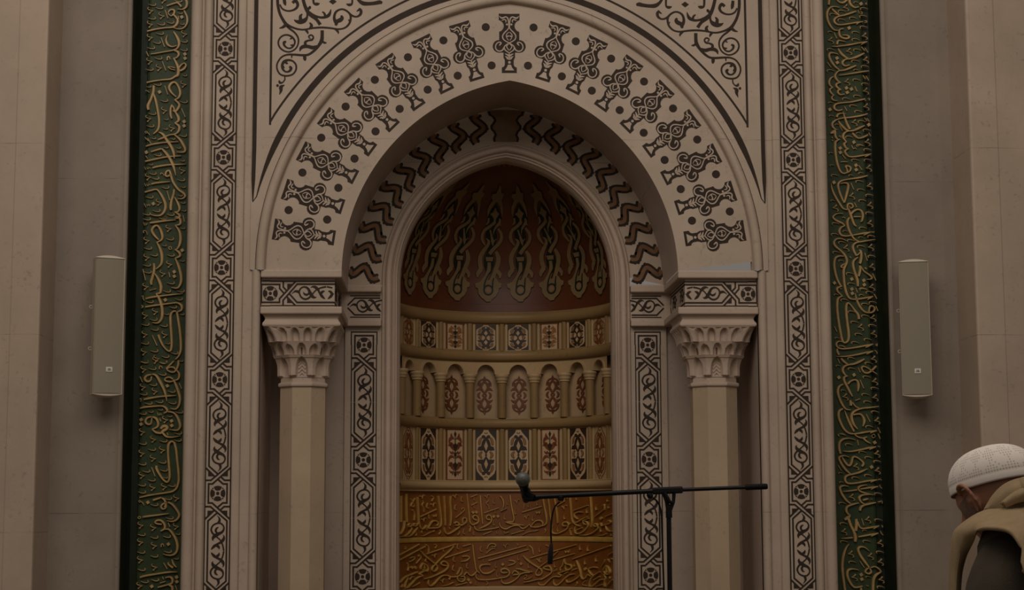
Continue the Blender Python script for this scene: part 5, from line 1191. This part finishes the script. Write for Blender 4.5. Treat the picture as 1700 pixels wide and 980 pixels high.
# ================================================================== loudspeakers on the side walls
def turned(mb, c, yaw):
    cs, sn = math.cos(yaw), math.sin(yaw)
    mb.v = [(c.x+v[0]*cs-v[1]*sn, c.y+v[0]*sn+v[1]*cs, c.z+v[2]) for v in mb.v]; return mb
def speaker(cx_px, cy_px, yaw, label):
    P = at(cx_px, cy_px, -.175); w, Hh, D = .0835, .765, .105
    c = Vector((P.x, P.y, P.z-Hh/2)); yaw = R_(yaw)
    t = thing('loudspeaker', label, 'loudspeaker', tuple(c))
    b = MB(); pr = [(-w, -.006), (-w+.006, 0), (w-.006, 0), (w, -.006), (w, .060), (w*.62, D), (-w*.62, D), (-w, .060)]
    b.vprism(pr, 0, Hh); turned(b, c, yaw).build('case', 'speaker_case', t)
    b = MB(); g = w-.0055
    b.grid([[(-g+2*g*k/10, -.002-.007*(1-(2*k/10-1)**2), z) for k in range(11)] for z in (.004, Hh-.004)]); b.grid([[(-g+2*g*k/10, -.002-.007*(1-(2*k/10-1)**2), .004) for k in range(11)], [(-g+2*g*k/10, .002, .004) for k in range(11)]]); b.grid([[(-g+2*g*k/10, -.002-.007*(1-(2*k/10-1)**2), Hh-.004) for k in range(11)], [(-g+2*g*k/10, .002, Hh-.004) for k in range(11)]])
    turned(b, c, yaw).build('grille', 'speaker_grille', t, smooth=False)
    for nm, z0, sg in (('top_cap', Hh, 1), ('bottom_cap', 0, -1)):
        b = MB(); rows = []
        for k in range(13):
            x = -w+2*w*k/12; hgt = .0035+.0145*(1-(2*k/12-1)**2)
            yb = D-.02 if abs(x) < w*.6 else .06
            rows.append([(x, .04, z0), (x, -.008, z0), (x, -.008+.002, z0+sg*hgt*.6), (x, .010, z0+sg*hgt), (x, yb, z0+sg*hgt), (x, yb, z0)])
        b.grid(rows, closed=True); b.cap(rows[0]); b.cap(rows[-1]); turned(b, c, yaw).build(nm, 'speaker_lid', t, smooth=True)
    b = MB(); b.box(-.012, .024, -.0125, -.004, .122, .150, .002); bd = turned(b, c, yaw).build('badge', 'badge_white', t)
    Mb = lambda u, v, h: (c.x+(.006+u)*math.cos(yaw)+(.0125+h)*math.sin(yaw), c.y+(.006+u)*math.sin(yaw)-(.0125+h)*math.cos(yaw), c.z+.136+v)
    o = Orn(Mb, h=.0008, base=-.0005)
    for st in ([(-.0065, .006), (-.0065, -.004), (-.009, -.006), (-.0115, -.004)], [(-.002, .006), (-.002, -.006), (.002, -.005), (.0035, -.003), (.001, 0), (.003, .003), (.0015, .0055), (-.002, .006)], [(.0065, .006), (.0065, -.005), (.0115, -.005)]): o.stroke(st, .0022, smooth=False)
    o.build('badge_letters', 'badge_dark', bd)
    for z in (.255, .490):
        b = MB(); ring_ = [(-w-.006+.0085*math.cos(2*math.pi*k/14), .055, z+.0085*math.sin(2*math.pi*k/14)) for k in range(15)]
        b.tube(ring_, .003, 8, caps=False); turned(b, c, yaw).build('mounting_eye', 'speaker_case', t, smooth=True)
    b = MB(); b.box(-.03, .03, D-.004, D+.03, .16, .60, .003)
    turned(b, c, yaw); b2 = MB(); b2.box(c.x-.026, c.x+.026, c.y+.07, .008, c.z+.20, c.z+.56, .003); b.add(b2.v, b2.f)
    b.build('wall_bracket', 'speaker_case', t)
speaker(180.5, 541, 24, 'slim grey column loudspeaker mounted on the wall left of the left green panel')
speaker(1519.5, 545, -13, 'slim grey column loudspeaker mounted on the wall right of the right green panel')

# ================================================================== microphone on its boom stand
YM = -3.8
mp = lambda px, py, dy=0.0: at(px, py, YM+dy)
pole = mp(1111, 905)
MS = thing('microphone_stand', 'black boom microphone stand reaching across the lower part of the niche', 'microphone stand', (pole.x, YM, 0))
A0, A1, A2 = mp(889, 825.5), mp(1108, 814.5), mp(1272, 808)
def on_boom(px):
    if px < 1108: f = (px-889)/(1108-889); return A0.lerp(A1, f)
    f = (px-1108)/(1272-1108); return A1.lerp(A2, f)
b = MB(); b.tube([on_boom(x) for x in (889, 960, 1030, 1108)], .0086, 14); b.tube([on_boom(x) for x in (1108, 1180, 1262)], .0068, 14); b.build('boom_arm', 'black_metal', MS, smooth=True)
b = MB(); b.tube([on_boom(x) for x in (1237, 1239, 1271, 1274)], [.0085, .0105, .0105, .009], 16); b.build('grip', 'black_rubber', MS, smooth=True)
b = MB(); b.tube([on_boom(x) for x in (1083, 1085, 1131, 1133)], [.011, .0125, .0125, .011], 6); cl = b.build('clutch', 'black_metal', MS)
b = MB()
b.tube([mp(1101, 817), mp(1106, 832), mp(1110, 846)], [.007, .006, .010], 10); b.tube([mp(1119, 818), mp(1118, 834), mp(1111, 848)], [.007, .006, .010], 10)
b.tube([mp(1103, 818, -.012), mp(1111, 833, -.016), mp(1117, 836, -.012)], [.007, .007, .005], 10); b.build('yoke', 'black_metal', cl, smooth=True)
b = MB(); b.tube([mp(1110, 843), mp(1110.4, 850), mp(1110.8, 860)], [.010, .0115, .0115], 16); b.build('collar', 'black_rubber', MS, smooth=True)
b = MB(); b.lathe([(.0088, .17), (.0088, mp(1110, 852).z)], (pole.x, YM, 0), 16); b.build('pole', 'black_metal', MS, smooth=True)
b = MB(); b.lathe([(.018, .12), (.020, .13), (.020, .20), (.013, .215)], (pole.x, YM, 0), 16); b.build('leg_hub', 'black_rubber', MS, smooth=True)
for k in range(3):
    a = R_(35+120*k); b = MB(); b.tube([(pole.x+.012*math.cos(a), YM+.012*math.sin(a), .16), (pole.x+.31*math.cos(a), YM+.31*math.sin(a), .012)], .0075, 10)
    lg = b.build('leg', 'black_metal', MS, smooth=True)
    b = MB(); b.tube([(pole.x+.29*math.cos(a), YM+.29*math.sin(a), .0215), (pole.x+.325*math.cos(a), YM+.325*math.sin(a), .011)], .0108, 10); b.build('rubber_foot', 'black_rubber', lg, smooth=True)
b = MB(); c0, c1 = mp(876, 817, .055), mp(886, 824, .01)
b.tube([mp(873, 812, .05), c0, mp(881, 823, .035), A0], [.010, .012, .010, .008], 12); b.tube([mp(869, 823, .06), mp(876, 829, .05), mp(886, 829, .01), mp(898, 825.2)], [.008, .010, .0085, .0075], 12); b.build('microphone_clip', 'black_rubber', MS, smooth=True)
# the microphone itself
mb_ = mp(868, 796); ax = (mp(873.6, 833, .15)-mb_).normalized()
MC = thing('microphone', 'handheld vocal microphone with a round grey mesh head clipped to the boom', 'microphone', tuple(mb_))
def lathe_ax(mb, prof, o, d, n=28):
    u = d.cross(Vector((1, 0, 0))).normalized(); w_ = d.cross(u); rows = []
    for r, s_ in prof: rows.append([o+d*s_+r*(math.cos(2*math.pi*k/n)*u+math.sin(2*math.pi*k/n)*w_) for k in range(n)])
    mb.grid(rows, closed=True); mb.cap(rows[0]); mb.cap(rows[-1])
b = MB(); rr = .0256; lathe_ax(b, [(max(.0005, rr*math.sin(R_(a))), -rr*math.cos(R_(a))) for a in range(0, 141, 10)], mb_, ax)
m = bpy.data.materials.new('mic_mesh'); nt, bs = nodes_of(m); bs.inputs['Metallic'].default_value = .3; bs.inputs['Roughness'].default_value = .5
tx = nt.nodes.new('ShaderNodeTexVoronoi'); tx.inputs['Scale'].default_value = 520; g_ = nt.nodes.new('ShaderNodeNewGeometry'); nt.links.new(g_.outputs['Position'], tx.inputs['Vector'])
rp_ = nt.nodes.new('ShaderNodeValToRGB'); rp_.color_ramp.elements[0].color = (.25, .26, .24, 1); rp_.color_ramp.elements[1].color = (.06, .06, .055, 1); rp_.color_ramp.elements[1].position = .6
nt.links.new(tx.outputs['Distance'], rp_.inputs['Fac']); nt.links.new(rp_.outputs['Color'], bs.inputs['Base Color']); MAT['mic_mesh'] = m
hd = b.build('mesh_head', 'mic_mesh', MC, smooth=True)
plain('mic_band', (.13, .13, .12), .4, metal=.4)
b = MB(); lathe_ax(b, [(.0257, -.003), (.0263, -.002), (.0263, .003), (.0257, .004)], mb_, ax); b.build('band', 'mic_band', hd, smooth=True)
b = MB(); lathe_ax(b, [(.0175, .019), (.0195, .022), (.0190, .034), (.0165, .05), (.0140, .12), (.0125, .155), (.0115, .16)], mb_, ax); b.build('handle', 'black_metal', MC, smooth=True)
# cables
CB = thing('loose_cable', 'short black cable with a plug dangling from the boom in front of the niche', 'cable', tuple(mp(931, 829)))
pts = [mp(929, 833.5), mp(921, 842), mp(917, 855), mp(915, 872), mp(914.6, 888), mp(915.5, 904)]
b = MB(); b.tube(catmull([tuple(p) for p in pts], 5), .0031, 8); b.build('wire', 'black_rubber', CB, smooth=True)
b = MB(); b.tube([mp(931, 823), mp(931, 825), mp(931, 830), mp(931, 832)], [.008, .0115, .0115, .006], 10); b.build('tape', 'black_rubber', MS, smooth=True)
b = MB(); b.tube([mp(915.5, 902), mp(915.2, 906), mp(914.4, 915), mp(914, 918), mp(913.2, 934), mp(913.2, 937)], [.0035, .006, .0085, .0095, .0095, .008], 14); b.build('plug', 'black_metal', CB, smooth=True)
CB = thing('microphone_cable', 'long black cable hanging down beside the pole of the microphone stand', 'cable', (pole.x-.02, YM, 0))
pts = [mp(1084, 827.5), mp(1092, 834), mp(1097.5, 850), mp(1099, 880), mp(1100.5, 930), mp(1102.5, 985), mp(1106, 1060), mp(1106, 1200)]
e = pts[-1]; pts += [Vector((e.x, e.y, .35)), Vector((e.x-.02, e.y-.05, .03)), Vector((e.x-.06, e.y-.16, .006)), Vector((e.x-.02, e.y-.22, .006))]
b = MB(); b.tube(catmull([tuple(p) for p in pts], 5), .0032, 8); b.build('wire', 'black_rubber', CB, smooth=True)
b = MB(); b.tube([mp(1076, 819), mp(1077, 821), mp(1081, 825), mp(1082, 827)], [.006, .010, .010, .005], 10); b.build('cable_tie', 'black_rubber', MS, smooth=True)
# ================================================================== the bowed worshipper at the right edge
plain('skin', (.30, .135, .078), .5, spec=.35, noise=.14, nscale=30)
plain('robe_cloth', (.055, .042, .028), .9, noise=.18, nscale=25, bump=.25, bscale=400)
plain('scarf_cloth', (.33, .235, .130), .9, noise=.12, nscale=25, bump=.3, bscale=500)
plain('hair', (.17, .10, .07), .8, noise=.3, nscale=200)
H0 = at(1656, 819, -6.2)
az = R_(38); pz = R_(37)
Fh = Vector((-math.sin(az), math.cos(az), 0)); Lh = Vector((-math.cos(az), -math.sin(az), 0)); Zu = Vector((0, 0, 1))
Ff = Fh*math.cos(pz)-Zu*math.sin(pz); Uf = Zu*math.cos(pz)+Fh*math.sin(pz)
def hp(f, l, u): return H0+Ff*f+Lh*l+Uf*u
def gb(x, y, cx, cy, s): return math.exp(-((x-cx)**2+(y-cy)**2)/(s*s))
def head_pt(th, ph):
    """th: 0 = front, + = left; ph: elevation"""
    cf, cl, cu = math.cos(ph)*math.cos(th), math.cos(ph)*math.sin(th), math.sin(ph)
    f = .094*cf if cf > 0 else .100*cf
    l = .0745*cl; u = .106*cu if cu > 0 else .128*cu
    if cu < 0:
        k = -cu
        if cf < 0: f *= 1-.42*k
        else: f = f*(1-.10*k)+.022*k
        l *= 1-.30*k*k
    a, e = th, ph
    front_ = max(0, cf)
    f += front_*(.026*gb(a, e, 0, -.10, .16)+.014*gb(a, e, 0, .06, .13)+.006*gb(abs(a), e, .33, .22, .2)-.011*gb(abs(a), e, .36, .05, .17)+.008*gb(a, e, 0, -.46, .14)-.004*gb(a, e, 0, -.53, .05)+.012*gb(a, e, 0, -.86, .25))
    l += math.copysign(.004, cl)*gb(abs(a), e, .75, -.1, .3)
    return hp(f, l, u)
body = MB()
NTH, NPH = 72, 48
rows = []
for i in range(1, NPH):
    ph = -math.pi/2+math.pi*i/NPH; rows.append([head_pt(2*math.pi*k/NTH, ph) for k in range(NTH)])
body.grid(rows, closed=True); body.cap(rows[0]); body.cap(rows[-1])
def ear(s):
    """shell of the ear: rim, hollow and lobe, hinged on the side of the head"""
    out = [(.004,.026),(-.006,.035),(-.018,.037),(-.028,.031),(-.033,.018),(-.031,.003),(-.026,-.012),(-.018,-.024),(-.009,-.031),(-.002,-.027)]
    P = lambda f, l, u: hp(f+.030+.24*u, s*l, u*1.02-.004)
    O_ = catmull(out, 4); A = []; B = []; Cc = []; Dd = []
    for f, u in O_:
        q = max(0, (-f+.004)/.037)
        A.append(P(f, .072+.030*q, u)); B.append(P(f*.98, .064+.030*q, u*.98)); Cc.append(P(f*.80, .067+.018*q, u*.84)); Dd.append(P(.002, .056, u*.7))
    body.grid([Dd, Cc, A, B, [P(-.004, .052, u*.75) for f, u in O_]])
    body.tube(A, .0052, 8)
    body.tube([P(-.002, .070, .012), P(-.004, .073, .002), P(-.003, .072, -.006)], [.004, .006, .004], 8)
ear(1); ear(-1)
NB_ = H0-Fh*.150+Zu*(-.095)                    # base of the neck
body.tube([H0-Ff*.040-Uf*.03, H0-Fh*.065-Uf*.065, H0-Fh*.105-Zu*.085, NB_-Zu*.02], [.058, .057, .058, .068], 24)
floor_c = Vector((NB_.x-Fh.x*.02, NB_.y-Fh.y*.02, 0))
def bp_(f, l, z): return Vector((floor_c.x, floor_c.y, z))+Fh*f+Lh*l
zs_ = NB_.z+.004                              # shoulder height
def ell(cf, cl, z, rf, rl, n=28): return [bp_(cf+rf*math.cos(2*math.pi*k/n), cl+rl*math.sin(2*math.pi*k/n), z) for k in range(n)]
rows = [ell(0, 0, zs_+.05, .055, .065), ell(-.01, 0, zs_+.01, .085, .15), ell(-.015, 0, zs_-.06, .11, .175), ell(-.01, 0, zs_-.2, .12, .165), ell(-.01, 0, zs_-.38, .10, .14), ell(-.03, 0, zs_-.52, .115, .165), ell(-.04, 0, zs_-.60, .10, .15)]
body.grid(rows, closed=True); body.cap(rows[0]); body.cap(rows[-1])
for s in (-1, 1):
    el = bp_(-.03, s*.338, zs_-.30); wr = bp_(.20, s*.075, zs_-.36)
    body.tube([bp_(-.01, s*.165, zs_-.04), bp_(-.02, s*.285, zs_-.14), el, el.lerp(wr, .35), wr], [.050, .045, .040, .038, .027], 16)
    d = (wr-el).normalized(); hn = wr+d*.02
    body.tube([wr, hn, hn+d*.045, hn+d*.075], [.027, .032, .038, .034], 14)
    up_ = Zu; side_ = d.cross(up_).normalized()
    for k, (ln, off) in enumerate(((.062, .026), (.072, .009), (.068, -.008), (.055, -.025))):
        p = hn+d*.072+up_*off; body.tube([p, p+d*ln*.5+side_*.008*s, p+d*ln+side_*.024*s], [.0095, .0088, .007], 8)
    p = hn+d*.02+up_*.03; body.tube([p, p+up_*.028+d*.02, p+up_*.04+d*.045], [.012, .0105, .008], 8)
    hip = bp_(-.04, s*.085, zs_-.56); kn = bp_(-.02, s*.095, .47); an = bp_(-.06, s*.10, .085)
    body.tube([hip, hip.lerp(kn, .5), kn, kn.lerp(an, .35), an], [.085, .075, .056, .056, .038], 16)
    body.tube([bp_(-.11, s*.10, .045), bp_(-.04, s*.10, .055), bp_(.06, s*.105, .035), bp_(.13, s*.105, .022)], [.034, .042, .036, .020], 14)
PR = thing('person', 'person in a white knitted cap and beige scarf bowing at the right edge', 'person', (floor_c.x, floor_c.y, 0))
bo = body.build('body', 'skin', PR, smooth=True)
rm = bo.modifiers.new('fuse', 'REMESH'); rm.mode = 'VOXEL'; rm.voxel_size = .0042; rm.use_smooth_shade = True
sm_ = bo.modifiers.new('soften', 'SMOOTH'); sm_.factor = .5; sm_.iterations = 3
# short grey-black hair and stubble below the cap
for sg in (-1, 1):
    b = MB(); rows = []
    for i in range(10):
        ph = R_(-30)+R_(38)*i/9
        rows.append([H0+(head_pt(sg*(R_(44)+R_(30)*k/11), ph)-H0)*1.010 for k in range(12)])
    b.grid(rows); b.build('stubble', 'hair', PR, smooth=True)

# ---- knitted cap
m = bpy.data.materials.new('cap_knit'); nt, bs = nodes_of(m); N = nt.nodes; L = nt.links
bs.inputs['Roughness'].default_value = .85; bs.inputs['Specular IOR Level'].default_value = .15
tc = N.new('ShaderNodeTexCoord'); sx = N.new('ShaderNodeSeparateXYZ'); L.new(tc.outputs['Object'], sx.inputs[0])
def mth(op, a, b=None, c=None):
    n = N.new('ShaderNodeMath'); n.operation = op
    for i, v in enumerate((a, b, c)):
        if v is None: continue
        if isinstance(v, (int, float)): n.inputs[i].default_value = v
        else: L.new(v, n.inputs[i])
    return n.outputs[0]
ang = mth('MULTIPLY', mth('ARCTAN2', sx.outputs['Y'], sx.outputs['X']), 15.0)       # about 94 stitches round
hgt = mth('MULTIPLY', sx.outputs['Z'], 165.0)
fu = mth('SUBTRACT', mth('FRACT', ang), .5); fv = mth('SUBTRACT', mth('FRACT', hgt), .5)
dist = mth('SQRT', mth('ADD', mth('MULTIPLY', fu, fu), mth('MULTIPLY', mth('MULTIPLY', fv, fv), .55)))
dot = mth('LESS_THAN', dist, .24)
a1 = mth('FRACT', mth('DIVIDE', mth('ADD', mth('FLOOR', ang), mth('FLOOR', hgt)), 13.0)); a2 = mth('FRACT', mth('DIVIDE', mth('SUBTRACT', mth('FLOOR', ang), mth('FLOOR', hgt)), 13.0))
d1 = mth('GREATER_THAN', a1, .52); d2 = mth('GREATER_THAN', a2, .52)
msk = mth('MAXIMUM', mth('ABSOLUTE', mth('SUBTRACT', d1, d2)), mth('LESS_THAN', mth('ABSOLUTE', mth('SUBTRACT', a1, .05)), .035))
zone = mth('MULTIPLY', mth('GREATER_THAN', sx.outputs['Z'], .016), mth('LESS_THAN', sx.outputs['Z'], .080))
hole = mth('MULTIPLY', mth('MULTIPLY', dot, msk), zone)
mxn = N.new('ShaderNodeMix'); mxn.data_type = 'RGBA'; L.new(mth('MULTIPLY', hole, .5), mxn.inputs[0]); mxn.inputs[6].default_value = (.80, .72, .655, 1); mxn.inputs[7].default_value = (.20, .14, .10, 1)
L.new(mxn.outputs[2], bs.inputs['Base Color'])
bpn = N.new('ShaderNodeBump'); bpn.inputs['Strength'].default_value = .4; bpn.inputs['Distance'].default_value = .002; bpn.invert = True
L.new(hole, bpn.inputs['Height']); L.new(bpn.outputs['Normal'], bs.inputs['Normal']); MAT['cap_knit'] = m
b = MB(); n = 96; rows = []
prof = [(.994, .0), (1.004, -.001), (1.010, .003), (1.010, .016), (1.004, .0175), (1.008, .020)]
for k in range(1, 21):
    q = k/20; rr = math.cos(q*math.pi/2)**.80; prof.append((1.006*rr+.002, .020+.070*math.sin(q*math.pi/2)**1.05))
for r, z in prof: rows.append([(.1035*max(r, .004)*math.cos(2*math.pi*k/n), .0825*max(r, .004)*math.sin(2*math.pi*k/n), z) for k in range(n)])
b.grid(rows, closed=True); b.cap(rows[-1])
me = bpy.data.meshes.new('knitted_cap'); me.from_pydata([tuple(v) for v in b.v], [], b.f); me.materials.append(m); me.polygons.foreach_set('use_smooth', [True]*len(me.polygons))
cap_o = bpy.data.objects.new('knitted_cap', me); COL.objects.link(cap_o); cap_o.parent = PR
tl = R_(-23)                                     # worn a little lower at the back
Fc = Ff*math.cos(tl)-Uf*math.sin(tl); Uc = Uf*math.cos(tl)+Ff*math.sin(tl)
org = hp(-.004, 0, .014)
mc = Matrix((Fc, Lh, Uc)).transposed().to_4x4(); mc.translation = org-PR.location
cap_o.matrix_basis = mc

# ---- dark robe: body and sleeves
b = MB(); rows = []
def ring_r(f, l, z, rf, rl, fold=.0, n=64):
    out = []
    for k in range(n):
        a = 2*math.pi*k/n; q = 1+fold*math.sin(9*a)+fold*.6*math.sin(14*a+1.3); out.append(bp_(f+rf*q*math.cos(a), l+rl*q*math.sin(a), z))
    return out
for z, f, rf, rl, fo in ((zs_+.040, .010, .055, .085, 0), (zs_+.036, .020, .070, .19, 0), (zs_+.022, .012, .090, .25, 0), (zs_-.02, .002, .120, .272, .003), (zs_-.10, -.005, .140, .270, .005), (zs_-.3, -.02, .155, .245, .010), (zs_-.5, -.03, .148, .205, .014), (zs_-.75, -.03, .160, .220, .02), (.35, -.03, .175, .235, .03), (.13, -.03, .185, .245, .035), (.12, -.03, .178, .238, .035)):
    rows.append(ring_r(f, 0, z, rf, rl, fo))
b.grid(rows, closed=True); b.build('robe', 'robe_cloth', PR, smooth=True)
for s in (-1, 1):
    b = MB(); el = bp_(-.03, s*.345, zs_-.30); wr = bp_(.19, s*.085, zs_-.36)
    b.tube(catmull([tuple(p) for p in (bp_(-.012, s*.16, zs_-.03), bp_(-.014, s*.225, zs_-.055), bp_(-.025, s*.300, zs_-.14), el, el.lerp(wr, .5), wr)], 4), [.060+.0*k for k in range(4)]+[.070]*4+[.066]*4+[.064]*4+[.062]*4+[.064], 22); b.build('sleeve', 'robe_cloth', PR, smooth=True)

# ---- beige scarf: broad band over the shoulders, a hanging end, a bunched collar
def cloth(name, ctrl, nu, nv, parent, rep=4):
    """smooth surface through a net of control points (photo x, photo y, distance)"""
    P = [[at(*p) for p in r] for r in ctrl]
    P += [[p-2*((p-NB_).dot(Lh))*Lh for p in r] for r in P[-2:-2-rep:-1]]          # the same again over the other shoulder
    P = [[tuple(p) for p in r] for r in P]
    R2 = [catmull(r, nv) for r in P]
    cols = [catmull([r[j] for r in R2], nu) for j in range(len(R2[0]))]
    b = MB(); b.grid([list(c) for c in cols]); o = b.build(name, 'scarf_cloth', parent, smooth=True)
    so = o.modifiers.new('thick', 'SOLIDIFY'); so.thickness = .007; so.offset = 0
    return o
BAND = [[(1577,1120,-6.26),(1582,1120,-6.30),(1588,1120,-6.32),(1592,1120,-6.31)],
 [(1578,980,-6.26),(1582,980,-6.30),(1588,980,-6.32),(1593,980,-6.31)],
 [(1579,925,-6.27),(1584,928,-6.31),(1593,930,-6.34),(1601,928,-6.33)],
 [(1584,888,-6.28),(1590,892,-6.34),(1602,897,-6.39),(1617,898,-6.41)],
 [(1596,873,-6.30),(1602,876,-6.38),(1611,883,-6.44),(1622,885,-6.48)],
 [(1619,857,-6.33),(1621,863,-6.41),(1623,871,-6.47),(1627,881,-6.52)],
 [(1640,848,-6.35),(1643,855,-6.43),(1642,866,-6.49),(1642,878,-6.55)],
 [(1660,843,-6.365),(1666,852,-6.45),(1670,867,-6.53),(1676,884,-6.585)],
 [(1690,837,-6.39),(1697,847,-6.48),(1700,874,-6.57),(1697,912,-6.62)],
 [(1720,832,-6.41),(1730,850,-6.50),(1735,890,-6.59),(1730,960,-6.65)]]
SC = cloth('scarf', BAND, 5, 5, PR, 7)
COLLAR = [[(1634,850,-6.31),(1640,846,-6.35),(1647,848,-6.36)],[(1649,825,-6.35),(1656,831,-6.39),(1662,845,-6.40)],[(1667,807,-6.375),(1675,817,-6.42),(1682,841,-6.43)],
 [(1690,797,-6.405),(1697,811,-6.45),(1703,840,-6.46)],[(1716,794,-6.42),(1722,812,-6.465),(1728,840,-6.475)]]
cloth('collar_fold', COLLAR, 5, 6, SC, 4)
FOLD = [[(1662,838,-6.41),(1668,836,-6.44),(1672,842,-6.44)],[(1680,822,-6.44),(1688,824,-6.475),(1692,834,-6.475)],[(1700,812,-6.465),(1710,816,-6.495),(1714,830,-6.49)],[(1722,808,-6.47),(1730,814,-6.50),(1734,830,-6.495)]]
cloth('collar_fold', FOLD, 5, 5, SC, 2)
